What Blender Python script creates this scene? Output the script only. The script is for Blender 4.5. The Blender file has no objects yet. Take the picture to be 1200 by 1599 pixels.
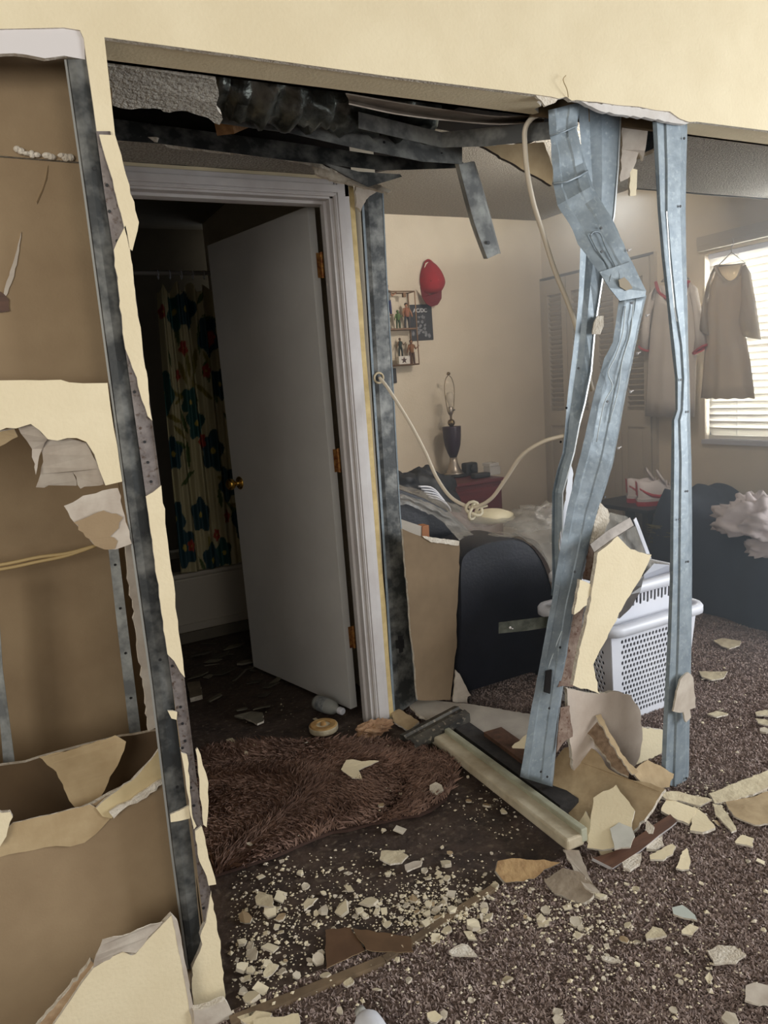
import bpy, bmesh, math, random
import numpy as np
from mathutils import Vector, Matrix, noise
from mathutils.geometry import tessellate_polygon

# ------------------------------------------------------------------ camera
C = bpy.context.scene.collection
SC = bpy.context.scene
EYE = Vector((0, 0, 1.33))
FPX = 1150.0
ROT = Matrix(((0.8791167540182176, 0.14462264479644013, -0.4541343671387966),
              (-0.4708454249463478, 0.11583226959198922, -0.874578453386694),
              (-0.07388043456535531, 0.9826836601537909, 0.16992499950031723)))
cd = bpy.data.cameras.new('camera')
cd.sensor_fit = 'VERTICAL'; cd.sensor_height = 36; cd.lens = FPX / 1599 * 36
cd.clip_start = 0.02; cd.clip_end = 60
cam = bpy.data.objects.new('camera', cd); C.objects.link(cam)
cam.matrix_world = Matrix.Translation(EYE) @ ROT.to_4x4()
SC.camera = cam

# ------------------------------------------------------------------ light
SC.view_settings.view_transform = 'Standard'; SC.view_settings.look = 'None'
SC.view_settings.gamma = 1; SC.view_settings.use_curve_mapping = False
SC.view_settings.exposure = 0.08
w = bpy.data.worlds.new('World'); SC.world = w; w.use_nodes = True
wb = w.node_tree.nodes['Background']
wb.inputs[0].default_value = (0.90, 0.95, 1.0, 1); wb.inputs[1].default_value = 0.55


def area(name, loc, target, sx, sy, power, col):
    l = bpy.data.lights.new(name, 'AREA'); l.shape = 'RECTANGLE'; l.size = sx; l.size_y = sy
    l.energy = power; l.color = col
    o = bpy.data.objects.new(name, l); C.objects.link(o); o.location = loc
    o.rotation_euler = (Vector(target) - Vector(loc)).to_track_quat('-Z', 'Y').to_euler()
    return o


area('bedroom_window_daylight', (4.02, 2.5, 1.45), (1.8, 2.5, 0.95), 1.05, 1.05, 120, (0.90, 0.96, 1.0))
area('bedroom_added_fill', (2.85, 2.66, 2.3), (2.35, 4.4, 1.3), 0.25, 0.15, 17, (1.0, 0.95, 0.88))  # added fill brightening the back wall, hidden behind the soffit
area('front_room_window_daylight', (4.3, -0.6, 1.35), (1.0, 1.5, 0.7), 1.6, 1.7, 118, (0.95, 0.98, 1.0))
area('front_room_ceiling_lamp', (0.6, -1.3, 2.35), (0.5, 1.5, 1.2), 0.7, 0.7, 8, (1.0, 0.90, 0.76))
area('front_room_left_added_fill', (-1.7, -1.3, 1.7), (0.6, 1.5, 1.3), 1.2, 1.3, 46, (1.0, 0.97, 0.91))  # added fill brightening the left wall and header, no known window there


# ------------------------------------------------------------------ survey: sight line met with a plane of the place
def sight(x, y):
    return ROT @ Vector((x - 600, -(y - 799.5), -FPX))


def Yp(x, y, Y):
    d = sight(x, y); return EYE + d * (Y / d.y)


def Xp(x, y, X):
    d = sight(x, y); return EYE + d * (X / d.x)


def Zp(x, y, z=0.0):
    d = sight(x, y); return EYE + d * ((z - EYE.z) / d.z)


# ------------------------------------------------------------------ materials
def lin(c):
    return tuple(((v / 255) / 12.92 if v / 255 <= 0.04045 else ((v / 255 + 0.055) / 1.055) ** 2.4) for v in c) + (1,)


def M(name, a, b=None, scale=8, rough=0.7, metal=0, bump=0, bscale=60, detail=4, lo=0.35, hi=0.65, spec=0.5,
      alpha=1, trans=0, emit=0, island=0, voro=0, stretch=None, c=None):
    m = bpy.data.materials.new(name); m.use_nodes = True
    nt = m.node_tree; N = nt.nodes; L = nt.links; p = N['Principled BSDF']
    p.inputs['Roughness'].default_value = rough; p.inputs['Metallic'].default_value = metal
    p.inputs['Specular IOR Level'].default_value = spec
    p.inputs['Alpha'].default_value = alpha
    p.inputs['Transmission Weight'].default_value = trans
    tc = N.new('ShaderNodeTexCoord')
    co = tc.outputs['Object']
    if stretch:
        mp = N.new('ShaderNodeMapping'); mp.inputs['Scale'].default_value = stretch
        L.new(co, mp.inputs[0]); co = mp.outputs[0]
    p.inputs['Base Color'].default_value = lin(a)
    out = None
    if b:
        if voro:
            t = N.new('ShaderNodeTexVoronoi'); t.inputs['Scale'].default_value = scale
            src = N.new('ShaderNodeSeparateColor'); L.new(t.outputs['Color'], src.inputs[0]); fac = src.outputs[0]
        else:
            t = N.new('ShaderNodeTexNoise'); t.inputs['Scale'].default_value = scale
            t.inputs['Detail'].default_value = detail; fac = t.outputs['Fac']
            t.inputs['Roughness'].default_value = 0.6
        L.new(co, t.inputs['Vector'])
        r = N.new('ShaderNodeValToRGB'); r.color_ramp.elements[0].position = lo; r.color_ramp.elements[1].position = hi
        r.color_ramp.elements[0].color = lin(a); r.color_ramp.elements[1].color = lin(b)
        L.new(fac, r.inputs[0]); out = r.outputs[0]
        if c:
            t2 = N.new('ShaderNodeTexNoise'); t2.inputs['Scale'].default_value = scale * 3.7
            t2.inputs['Detail'].default_value = 6; L.new(co, t2.inputs['Vector'])
            r2 = N.new('ShaderNodeValToRGB'); r2.color_ramp.elements[0].position = 0.56; r2.color_ramp.elements[1].position = 0.7
            L.new(t2.outputs['Fac'], r2.inputs[0])
            mx = N.new('ShaderNodeMixRGB'); L.new(r2.outputs[0], mx.inputs[0]); L.new(out, mx.inputs[1])
            mx.inputs[2].default_value = lin(c); out = mx.outputs[0]
    if island:
        g = N.new('ShaderNodeNewGeometry')
        hs = N.new('ShaderNodeHueSaturation')
        ma = N.new('ShaderNodeMapRange'); ma.inputs[3].default_value = 1 - island; ma.inputs[4].default_value = 1 + island
        L.new(g.outputs['Random Per Island'], ma.inputs[0]); L.new(ma.outputs[0], hs.inputs['Value'])
        if out: L.new(out, hs.inputs['Color'])
        else: hs.inputs['Color'].default_value = lin(a)
        out = hs.outputs[0]
    if out: L.new(out, p.inputs['Base Color'])
    if bump:
        n2 = N.new('ShaderNodeTexNoise'); n2.inputs['Scale'].default_value = bscale; n2.inputs['Detail'].default_value = 5
        L.new(co, n2.inputs['Vector'])
        bp = N.new('ShaderNodeBump'); bp.inputs['Strength'].default_value = min(1, bump); bp.inputs['Distance'].default_value = 0.01 * max(1, bump)
        L.new(n2.outputs['Fac'], bp.inputs['Height']); L.new(bp.outputs[0], p.inputs['Normal'])
    if emit:
        p.inputs['Emission Strength'].default_value = emit; p.inputs['Emission Color'].default_value = lin(a)
    return m


cream = M('cream_paint', (230, 216, 183), (223, 208, 174), 6, 0.72, bump=0.12, bscale=120)
cream_bed = M('bedroom_paint', (222, 210, 188), (214, 202, 180), 5, 0.75, bump=0.12, bscale=110)
paper = M('brown_board_paper', (156, 134, 104), (140, 118, 90), 4, 0.85, bump=0.08, bscale=200)
paperd = M('dark_board_paper', (120, 98, 68), (98, 80, 56), 4, 0.9)
paperl = M('light_board_paper', (182, 160, 124), (162, 138, 102), 9, 0.85, bump=0.1, bscale=60)
greypaper = M('grey_face_paper', (196, 186, 172), (168, 154, 140), 12, 0.85, bump=0.1, bscale=50)
gyps = M('gypsum_core', (226, 218, 204), (196, 184, 166), 40, 0.95, bump=0.6, bscale=150)
galv = M('galvanised_steel', (116, 128, 137), (152, 162, 168), 22, 0.5, 0.3, bump=0.12, bscale=40, lo=0.25, hi=0.8, c=(152, 162, 167))
galvd = M('dull_galvanised_steel', (104, 106, 106), (160, 162, 158), 11, 0.6, 0.1, lo=.42, hi=.6, bump=0.1, bscale=40)
galvk = M('sooty_steel', (50, 52, 52), (118, 118, 114), 13, 0.5, 0.3, bump=0.1, bscale=60, lo=.44, hi=.66)
bead = M('corner_bead_steel', (110, 102, 100), (140, 132, 128), 30, 0.5, 0.4, bump=0.15, bscale=80, c=(84, 68, 58))
rust = M('rusty_steel', (112, 88, 76), (150, 132, 118), 26, 0.75, 0.2, bump=0.25, bscale=80, c=(88, 54, 36))
popc = M('popcorn_texture', (178, 172, 160), (146, 140, 130), 90, 0.95, bump=1.6, bscale=130)
white = M('white_trim_paint', (206, 202, 200), (196, 190, 188), 10, 0.5, bump=0.05, bscale=30)
doorw = M('white_door_paint', (206, 204, 200), (198, 196, 192), 3, 0.5, bump=0.04, bscale=50)
brass = M('brass', (190, 150, 70), None, rough=0.25, metal=1)
hingem = M('rusty_brass_hinge', (176, 130, 70), (120, 66, 36), 60, 0.5, 0.6)
dark = M('void_shade_wood', (48, 40, 34), (30, 26, 24), 8, 0.95)  # shade of the open chase put into a near-black wood colour
black = M('black_satin', (26, 26, 28), None, rough=0.5)
woodm = M('raw_wood', (150, 112, 72), (118, 84, 50), 6, 0.75, bump=0.1, stretch=(1, 12, 12))
woodd = M('dark_stained_wood', (92, 60, 42), (70, 44, 30), 8, 0.5, stretch=(1, 10, 10))
foil = M('foil_duct_wrap', (120, 124, 118), (64, 66, 62), 14, 0.3, 0.75, bump=0.8, bscale=18)
whitepl = M('white_plastic', (225, 227, 235), None, rough=0.4)
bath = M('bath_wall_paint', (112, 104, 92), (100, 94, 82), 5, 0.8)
tubw = M('tub_enamel', (180, 172, 158), None, rough=0.35)

# ------------------------------------------------------------------ mesh helpers
ORG = {}


class MB:
    def __init__(s): s.v = []; s.f = []; s.m = []

    def add(s, vs, fs, mi=0):
        b = len(s.v); s.v += [Vector(v) for v in vs]
        for k, f in enumerate(fs):
            s.f.append([b + i for i in f]); s.m.append(mi[k] if isinstance(mi, list) else mi)
        return s

    def box(s, lo, hi, mi=0, mtx=None):
        x0, y0, z0 = lo; x1, y1, z1 = hi
        vs = [Vector(p) for p in ((x0, y0, z0), (x1, y0, z0), (x1, y1, z0), (x0, y1, z0), (x0, y0, z1), (x1, y0, z1), (x1, y1, z1), (x0, y1, z1))]
        if mtx: vs = [mtx @ v for v in vs]
        return s.add(vs, [(3, 2, 1, 0), (4, 5, 6, 7), (0, 1, 5, 4), (1, 2, 6, 5), (2, 3, 7, 6), (3, 0, 4, 7)], mi)

    def beam(s, a, b, wd, ht, up=(0, 0, 1), mi=0):
        a = Vector(a); b = Vector(b); d = (b - a).normalized(); up = Vector(up)
        sx = d.cross(up).normalized(); uz = sx.cross(d)
        o = []
        for p in (a, b):
            for i, j in ((-1, -1), (1, -1), (1, 1), (-1, 1)): o.append(p + sx * wd / 2 * i + uz * ht / 2 * j)
        return s.add(o, [(3, 2, 1, 0), (4, 5, 6, 7), (0, 1, 5, 4), (1, 2, 6, 5), (2, 3, 7, 6), (3, 0, 4, 7)], mi)

    def tube(s, pts, r, n=8, mi=0, caps=True):
        pts = [Vector(p) for p in pts]; rs = r if isinstance(r, (list, tuple)) else [r] * len(pts)
        rings = []; ref = None
        for i, p in enumerate(pts):
            d = (pts[min(i + 1, len(pts) - 1)] - pts[max(i - 1, 0)]).normalized()
            if ref is None: ref = d.orthogonal().normalized()
            ref = (ref - d * ref.dot(d)).normalized(); bt = d.cross(ref)
            rings.append([p + (ref * math.cos(2 * math.pi * k / n) + bt * math.sin(2 * math.pi * k / n)) * rs[i] for k in range(n)])
        vs = [v for rg in rings for v in rg]; fs = []
        for i in range(len(pts) - 1):
            for k in range(n):
                fs.append((i * n + k, i * n + (k + 1) % n, (i + 1) * n + (k + 1) % n, (i + 1) * n + k))
        if caps:
            fs.append(tuple(reversed(range(n)))); fs.append(tuple((len(pts) - 1) * n + k for k in range(n)))
        return s.add(vs, fs, mi)

    def lathe(s, prof, c, n=24, mi=0, axis=None):
        c = Vector(c); vs = []; fs = []
        for r, z in prof:
            for k in range(n):
                a = 2 * math.pi * k / n; vs.append(Vector((r * math.cos(a), r * math.sin(a), z)))
        for i in range(len(prof) - 1):
            for k in range(n): fs.append((i * n + k, i * n + (k + 1) % n, (i + 1) * n + (k + 1) % n, (i + 1) * n + k))
        fs.append(tuple(reversed(range(n)))); fs.append(tuple((len(prof) - 1) * n + k for k in range(n)))
        q = Vector((0, 0, 1)).rotation_difference(Vector(axis)).to_matrix() if axis else Matrix.Identity(3)
        return s.add([q @ v + c for v in vs], fs, mi)

    def ball(s, c, r, n=12, mi=0):
        r = Vector(r) if not isinstance(r, (int, float)) else Vector((r, r, r))
        h = n // 2 + 1
        prof = [(max(1e-4, math.sin(math.pi * i / h)), -math.cos(math.pi * i / h)) for i in range(h + 1)]
        b = len(s.v); s.lathe(prof, (0, 0, 0), n, mi)
        for i in range(b, len(s.v)):
            v = s.v[i]; s.v[i] = Vector((v.x * r.x, v.y * r.y, v.z * r.z)) + Vector(c)
        return s

    def loft(s, rails, mi=0):
        n = len(rails[0]); vs = [p for r in rails for p in r]; fs = []; ms = []
        for i in range(len(rails) - 1):
            for k in range(n - 1):
                fs.append((i * n + k, (i + 1) * n + k, (i + 1) * n + k + 1, i * n + k + 1))
                ms.append(mi[i] if isinstance(mi, list) else mi)
        return s.add(vs, fs, ms)

    def prism(s, pts, off, mf=0, mb=0, ms=0):
        """front polygon pts, back polygon pts+off, side wall"""
        pts = [Vector(p) for p in pts]; n = len(pts); off = Vector(off)
        tri = tessellate_polygon([pts])
        fs = [tuple(t) for t in tri] + [tuple(i + n for i in reversed(t)) for t in tri]
        mm = [mf] * len(tri) + [mb] * len(tri)
        for i in range(n): fs.append((i, (i + 1) % n, n + (i + 1) % n, n + i)); mm.append(ms)
        return s.add(pts + [p + off for p in pts], fs, mm)

    def build(s, name, mats, parent=None, smooth=False, solid=0, bevel=0, sub=0, local=False, origin=None, crisp=0):
        if not isinstance(mats, (list, tuple)): mats = [mats]
        me = bpy.data.meshes.new(name)
        if parent is not None: org = ORG[parent.name]
        elif local: org = Vector((0, 0, 0))
        elif origin is not None: org = Vector(origin)
        else:
            xs = [v.x for v in s.v]; ys = [v.y for v in s.v]; zs = [v.z for v in s.v]
            org = Vector(((min(xs) + max(xs)) / 2, (min(ys) + max(ys)) / 2, min(zs)))
        me.from_pydata([tuple(v - org) for v in s.v], [], s.f)
        for m in mats: me.materials.append(m)
        me.polygons.foreach_set('material_index', s.m)
        if smooth: me.polygons.foreach_set('use_smooth', [True] * len(me.polygons))
        bm = bmesh.new(); bm.from_mesh(me); bmesh.ops.recalc_face_normals(bm, faces=bm.faces); bm.to_mesh(me); bm.free()
        if crisp: me.set_sharp_from_angle(angle=math.radians(crisp))
        o = bpy.data.objects.new(name, me); C.objects.link(o)
        ORG[o.name] = org
        if parent is not None: o.parent = parent
        else: o.location = org
        if solid:
            d = o.modifiers.new('s', 'SOLIDIFY'); d.thickness = solid; d.offset = 0
        if bevel:
            d = o.modifiers.new('b', 'BEVEL'); d.width = bevel; d.segments = 2; d.limit_method = 'ANGLE'
        if sub:
            d = o.modifiers.new('u', 'SUBSURF'); d.levels = sub; d.render_levels = sub
        return o


def thing(name, label, cat, loc, group=None):
    o = bpy.data.objects.new(name, None); C.objects.link(o); o.location = loc
    o.empty_display_size = 0.05
    ORG[o.name] = Vector(loc); o['label'] = label; o['category'] = cat
    if group: o['group'] = group
    return o


def tag(o, label, cat, group=None):
    o['label'] = label; o['category'] = cat
    if group: o['group'] = group
    return o


def struct(o):
    o['kind'] = 'structure'; return o


rnd = random.Random(7)


def rough(pts, step=0.02, amp=0.004, seed=1):
    """torn edge: subdivide the outline and jitter it inside its plane"""
    r = random.Random(seed); pts = [Vector(p) for p in pts]; n = len(pts)
    nr = Vector((0, 0, 0))
    for i in range(n): nr += (pts[i] - pts[0]).cross(pts[(i + 1) % n] - pts[0])
    nr.normalize(); out = []
    for i in range(n):
        a = pts[i]; b = pts[(i + 1) % n]; e = b - a; L = e.length
        k = min(14, max(1, int(L / step))); t = e.normalized() if L > 1e-6 else e; sd = t.cross(nr)
        out.append(a)
        for j in range(1, k): out.append(a + e * ((j + r.uniform(-.3, .3)) / k) + sd * r.uniform(-amp, amp))
    return out, nr


def sheet(name, pts, thick, mats, parent=None, jag=(0.02, 0.004), seed=1, away=True, crumple=0, flatten=0):
    """board or paper piece with torn edges: mats = (front, back, edge). Front faces the open room."""
    if flatten:
        pts = [Vector(p) for p in pts]; _, n0 = rough(pts, 99, 0, seed); c0 = sum(pts, Vector()) / len(pts)
        pts = [p - n0 * (p - c0).dot(n0) * flatten for p in pts]
    if jag: pts, nr = rough(pts, jag[0], jag[1], seed)
    else: _, nr = rough(pts, 99, 0, seed)
    c = sum(pts, Vector()) / len(pts)
    if nr.dot(EYE - c) > 0: nr = -nr            # thickness goes away from the open room
    if crumple:
        pts = [p + nr * noise.noise(p * 9 + Vector((seed, 0, 0))) * crumple for p in pts]
    b = MB().prism(pts, nr * thick, 0, 1, 2)
    return b.build(name, list(mats), parent)


def smooth_path(pts, k=8):
    pts = [Vector(p) for p in pts]; P = [pts[0] * 2 - pts[1]] + pts + [pts[-1] * 2 - pts[-2]]; out = []
    for i in range(1, len(P) - 2):
        for j in range(k):
            t = j / k; a, b, c, d = P[i - 1:i + 3]
            out.append(0.5 * ((2 * b) + (c - a) * t + (2 * a - 5 * b + 4 * c - d) * t * t + (3 * b - a - 3 * c + d) * t ** 3))
    out.append(pts[-1]); return out


def dense(rails, k=4):
    return [smooth_path(r, k) for r in rails]


# ================================================================== SETTING
WF = 1.493            # face of the front wall
WB = 1.615            # its far side
HB = 1.988            # underside of the header
CEIL = 2.44
XR = 3.815            # right wall with closet and window
YB = 4.49             # bedroom back wall
wfp = M('torn_white_core', (216, 212, 208), (204, 198, 192), 20, .9, bump=.1)
DW = 2.48             # wall with the bathroom door


def PW(l, Y=WF): return [Yp(x, y, Y) for x, y in l]


carpet = M('brown_carpet', (104, 88, 82), (134, 116, 106), 30, 0.9, bump=1.5, bscale=160, spec=0.2)
hallfl = M('dark_dirty_vinyl', (54, 44, 40), (80, 66, 58), 14, 0.6, bump=0.5, bscale=40, c=(104, 92, 80))
b = MB(); b.box((-3, -3.2, -0.06), (4.6, 1.45, 0), 0); b.box((1.30, 1.45, -0.06), (4.6, 4.6, 0), 0)
b.box((-3, 1.45, -0.06), (1.30, 4.85, -0.004), 1)
struct(b.build('floor', [carpet, hallfl]))

# front wall: one board face with the torn lower edge, and the strip left beside the left stud
o1 = PW([(-320, -330), (-320, 46), (0, 45), (100, 43), (125, 47), (131, 60), (135, 92), (145, 160), (152, 211), (160, 208), (168, 213), (180, 212), (171, 130),
         (163, 58), (400, 90), (600, 118), (825, 146), (862, 151), (873, 154), (885, 151), (893, 157), (901, 156), (915, 158), (933, 159), (965, 164),
         (999, 166.5), (1025, 172), (1047, 174), (1055, 180), (1062, 185), (1077, 190.5), (1089, 190), (1200, 204), (1700, 272), (1700, -330)])
b = MB().prism(o1, (0, 0.0127, 0), 0, 1, 2)
b.box((0.3, WB - .012, HB + .0), (XR, WB, 2.8), 1); b.box((-1.2, WB - .012, HB + .15), (0.3, WB, 2.8), 1)
struct(b.build('wall_front', [cream, paperd, gyps]))
# underside of the header, torn away between the two bent studs
e1 = [Vector((0.281, WF + .0127, HB)), Vector((0.281, WB, HB)), Vector((1.345, WB, HB)), Vector((1.36, 1.59, HB)), Vector((1.33, 1.57, HB)), Vector((1.335, 1.55, HB)), Vector((1.305, 1.53, HB)), Vector((1.30, WF + .0127, HB))]
e2 = [Vector((1.80, WF + .0127, HB)), Vector((XR, WF + .0127, HB)), Vector((XR, WB, HB)), Vector((1.83, WB, HB)), Vector((1.85, 1.57, HB))]
b = MB().prism(e1, (0, 0, .0127), 0, 1, 2); b.prism(e2, (0, 0, .0127), 0, 1, 2)
struct(b.build('trim_1', [cream, paperd, gyps]))
# torn white edges of the header board
sheet_pts = PW([(880, 150), (901, 157), (933, 161), (999, 168), (1047, 176), (1062, 187), (1077, 192), (1070, 194), (1059, 193), (1012, 184), (979, 180), (960, 178), (935, 172), (912, 160)], WF + .004)
t = sheet('torn_gypsum_edge', sheet_pts, .012, (wfp, wfp, wfp), jag=(.012, .002)); struct(t)
t = sheet('torn_gypsum_edge', PW([(-320, 44), (0, 44), (100, 42), (125, 46), (131, 58), (133, 93), (100, 87), (70, 91), (40, 85), (0, 84), (-320, 86)], WF + .004), .012, (M('white_face_paper', (214, 208, 206), None), gyps, gyps), jag=(.02, .0015)); struct(t)
t = sheet('torn_gypsum_edge', PW([(835, 146), (873, 153), (868, 160), (852, 166)], WF + .004), .006, (gyps, gyps, gyps), jag=(.012, .002)); struct(t)

# front room shell around the viewer (open towards the daylight behind)
b = MB(); b.box((-3, -3.2, 2.75), (4.6, WF, 2.85)); struct(b.build('ceiling', [popc]))
b = MB(); b.box((-3.1, -3.2, 0), (-3, WF, 2.8)); struct(b.build('wall_left', [cream]))

# hall: dropped ceiling chase is broken open, deck over it coloured dark for the shade of the void
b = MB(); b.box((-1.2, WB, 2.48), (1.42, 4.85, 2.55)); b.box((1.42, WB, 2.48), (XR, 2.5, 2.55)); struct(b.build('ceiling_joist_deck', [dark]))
# bedroom
b = MB(); b.box((1.42, 2.45, CEIL), (XR + .1, YB + .1, CEIL + .03)); struct(b.build('ceiling_bedroom', [popc]))
b = MB(); b.box((1.30, YB, 0), (XR + .12, YB + .1, 2.5)); struct(b.build('wall_back', [cream_bed]))
WY0, WY1, WZ0, WZ1 = 1.95, 3.051, 0.858, 1.936
b = MB(); b.box((XR, WY1, 0), (XR + .14, YB, 2.5)); b.box((XR, WB, 0), (XR + .14, WY0, 2.5))
b.box((XR, WY0, 0), (XR + .14, WY1, WZ0)); b.box((XR, WY0, WZ1), (XR + .14, WY1, 2.5))
struct(b.build('wall_right', [cream_bed]))
b = MB(); b.box((1.30, 2.60, 0), (1.42, YB, 2.5), 0); struct(b.build('wall_partition', [cream_bed]))
# added haze volume imitating the window glare over the bedroom
for hx0, hx1, dens in ((1.425, 2.6, .07), (2.602, XR - .002, .33)):
    hz = bpy.data.materials.new('glare_haze'); hz.use_nodes = True; nt = hz.node_tree; nt.nodes.clear()
    mo = nt.nodes.new('ShaderNodeOutputMaterial'); vs_ = nt.nodes.new('ShaderNodeVolumeScatter'); vs_.inputs['Density'].default_value = dens; vs_.inputs['Anisotropy'].default_value = 0.35
    vs_.inputs['Color'].default_value = (.82, .92, 1, 1); nt.links.new(vs_.outputs[0], mo.inputs['Volume'])
    o = MB().box((hx0, 1.65, .012), (hx1, YB - .002, 2.125)).build('glare_haze', hz); struct(o)
# low popcorn soffit along the front of the bedroom, broken off at its left end
sl = [Vector((1.88, WB, 2.13)), Vector((1.92, 1.74, 2.13)), Vector((2.12, 1.84, 2.13)), Vector((2.33, 1.95, 2.13)), Vector((2.40, 2.2, 2.13)), Vector((2.44, 2.45, 2.13)), Vector((2.47, 2.6, 2.13)), Vector((XR, 2.6, 2.13)), Vector((XR, WB, 2.13))]
pts, _ = rough(sl, .05, .012, 3)
b = MB().prism(pts, (0, 0, .014), 0, 1, 2); b.box((2.5, 2.585, 2.13), (XR, 2.6, CEIL), 0)
struct(b.build('ceiling_soffit', [popc, paper, gyps]))
# door wall
b = MB()
b.box((0.0, DW, 0), (0.40, DW + .12, 2.062)); b.box((1.168, DW, 0), (1.262, DW + .085, 2.062)); b.box((0.40, DW, 2.03), (1.165, DW + .12, 2.062)); b.box((0.0, DW + .006, 2.062), (1.262, DW + .12, 2.47), 1)  # part above the dropped ceiling coloured dark to pass for the shaded void
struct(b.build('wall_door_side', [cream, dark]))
# bathroom
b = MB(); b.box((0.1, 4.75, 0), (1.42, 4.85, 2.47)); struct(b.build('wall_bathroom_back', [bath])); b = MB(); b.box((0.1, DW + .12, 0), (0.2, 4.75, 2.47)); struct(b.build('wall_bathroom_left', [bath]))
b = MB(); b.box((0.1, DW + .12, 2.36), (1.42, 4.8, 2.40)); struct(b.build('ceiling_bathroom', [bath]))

# hall left side: torn open wall with back boards, seen through the missing face
b = MB(); b.box((0.273, WB, 0), (0.285, DW, 2.47), 0); struct(b.build('wall_hall_left', [paper]))
b = MB(); b.box((-1.2, 2.0, 0), (0.272, 2.012, 2.47), 0); struct(b.build('wall_cavity_back', [paper]))

# ceiling remains over the bathroom door
pts = [Zp(180, 222, 2.062), Zp(245, 222, 2.062), Zp(270, 232, 2.062), Zp(350, 240, 2.062), Zp(430, 247, 2.062), Zp(500, 262, 2.062), Zp(560, 285, 2.062), Vector((1.26, 2.478, 2.062)), Vector((.41, 2.478, 2.062))]
t = sheet('ceiling_remnant', pts, .014, (popc, paper, gyps), jag=(.02, .006), seed=5); struct(t)
pts = [Yp(168, 103, 1.63), Yp(255, 112, 1.63), Yp(300, 119, 1.64), Yp(338, 126, 1.66), Yp(342, 150, 1.70), Yp(338, 163, 1.72), Yp(348, 186, 1.78), Yp(343, 195, 1.8), Yp(318, 182, 1.77), Yp(285, 173, 1.75), Yp(265, 176, 1.76), Yp(240, 169, 1.74), Yp(205, 171, 1.74), Yp(176, 165, 1.73)]
t = sheet('hanging_ceiling_piece', pts, .013, (popc, paper, gyps), jag=(.014, .003), seed=9)
tag(t, 'torn popcorn ceiling flap hanging behind the header at upper left', 'ceiling piece')
t = sheet('gypsum_splinter', [Yp(488, 258, 2.38), Yp(520, 268, 2.36), Yp(570, 280, 2.32), Yp(612, 297, 2.28), Yp(606, 301, 2.28), Yp(560, 290, 2.32), Yp(520, 281, 2.36), Yp(492, 270, 2.38)], .012, (gyps, paper, gyps), jag=(.01, .003), seed=4)
tag(t, 'long broken gypsum splinter poking out above the door casing corner', 'plaster')
t = sheet('ceiling_board_scrap', [Yp(752, 228, 1.95), Yp(800, 226, 1.95), Yp(850, 222, 1.95), Yp(864, 262, 1.95), Yp(862, 290, 1.95), Yp(800, 254, 1.95)], .012, (paperl, popc, M('dark_edge', (70, 58, 52), None)), jag=(.02, .003), seed=6)
tag(t, 'brown backed ceiling board scrap with a dark lower edge behind the pale cable', 'ceiling piece')
t = sheet('torn_board_flap', [Yp(972, 168, 1.72), Yp(1016, 172, 1.72), Yp(1008, 235, 1.76), Yp(1004, 252, 1.77), Yp(998, 238, 1.77), Yp(985, 275, 1.8), Yp(969, 284, 1.8), Yp(972, 240, 1.77)], .010, (greypaper, paper, gyps), jag=(.012, .004), seed=8)
tag(t, 'hanging torn board flap between the leaning stud and the right stud', 'ceiling piece')
t = sheet('torn_board_flap', [Yp(984, 262, 1.79), Yp(996, 265, 1.79), Yp(994, 305, 1.82), Yp(984, 306, 1.82)], .008, (cream, gyps, gyps), jag=(.012, .002), seed=11)
tag(t, 'tiny pale strip dangling below the torn flap near the ceiling', 'ceiling piece')
# duct wrap
b = MB()
cen = [Yp(325, 118, 2.0), Yp(400, 140, 2.0), Yp(480, 152, 2.02), Yp(570, 162, 2.05), Yp(660, 176, 2.08)]
path = smooth_path(cen, 10)
b.tube(path, [0.08 + 0.008 * math.sin(i * 1.3) + 0.006 * math.sin(i * 2.9) for i in range(len(path))], 22)
for i, v in enumerate(b.v): b.v[i] = v + Vector((0, noise.noise(v * 22), noise.noise(v * 26 + Vector((5, 0, 0))))) * .022
o = b.build('insulated_duct', foil, smooth=True)
tag(o, 'crinkled silver foil wrapped duct above the doorway', 'duct')
b = MB()
r1 = [Yp(x, y, 1.72) for x, y in [(540, 146), (620, 160), (700, 172), (780, 182), (850, 178)]]
r2 = [Yp(x, y, 1.78) for x, y in [(545, 156), (620, 172), (700, 184), (780, 190), (850, 186)]]
r3 = [Yp(x, y, 1.72) for x, y in [(545, 162), (620, 178), (700, 188), (780, 194), (850, 190)]]
b.loft(dense([r1, r2, r3], 6))
tag(b.build('sagging_paper_strip', greypaper, solid=.003), 'long sagging strip of grey face paper under the header back edge', 'paper')
b = MB().beam(Yp(350, 198, 2.12), Yp(392, 182, 2.35), .05, .04)
b.beam(Yp(415, 165, 2.1), Yp(445, 150, 2.4), .06, .05)
tag(b.build('wood_blocking', woodm), 'short raw wood blocks wedged beside the foil duct', 'wood block')


# ================================================================== STEEL
def steel(name, rails, mat, label, cat='stud', k=3, parent=None, solid=.0016, sm=False):
    b = MB().loft(dense(rails, k) if k else rails)
    o = b.build(name, mat, parent, solid=solid, smooth=sm)
    if label: tag(o, label, cat)
    return o


def screw(p, d, parent, mat=black):
    b = MB(); d = Vector(d); b.lathe([(.0035, -.001), (.0035, .0015), (.0015, .002), (.0015, .012)], p, 8, 0, axis=d)
    b.build('screw', mat, parent)


def hole_plate(p, parent, r=.004):
    b = MB(); b.lathe([(r, -.0012), (r, .0006)], p, 10, 0, axis=(0, 1, 0)); b.build('screw_hole', black, parent)


def rail(pts, dy=0, dx=0):
    return [Yp(x + dx, y, Y + dy) for x, y, Y in pts]


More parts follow.
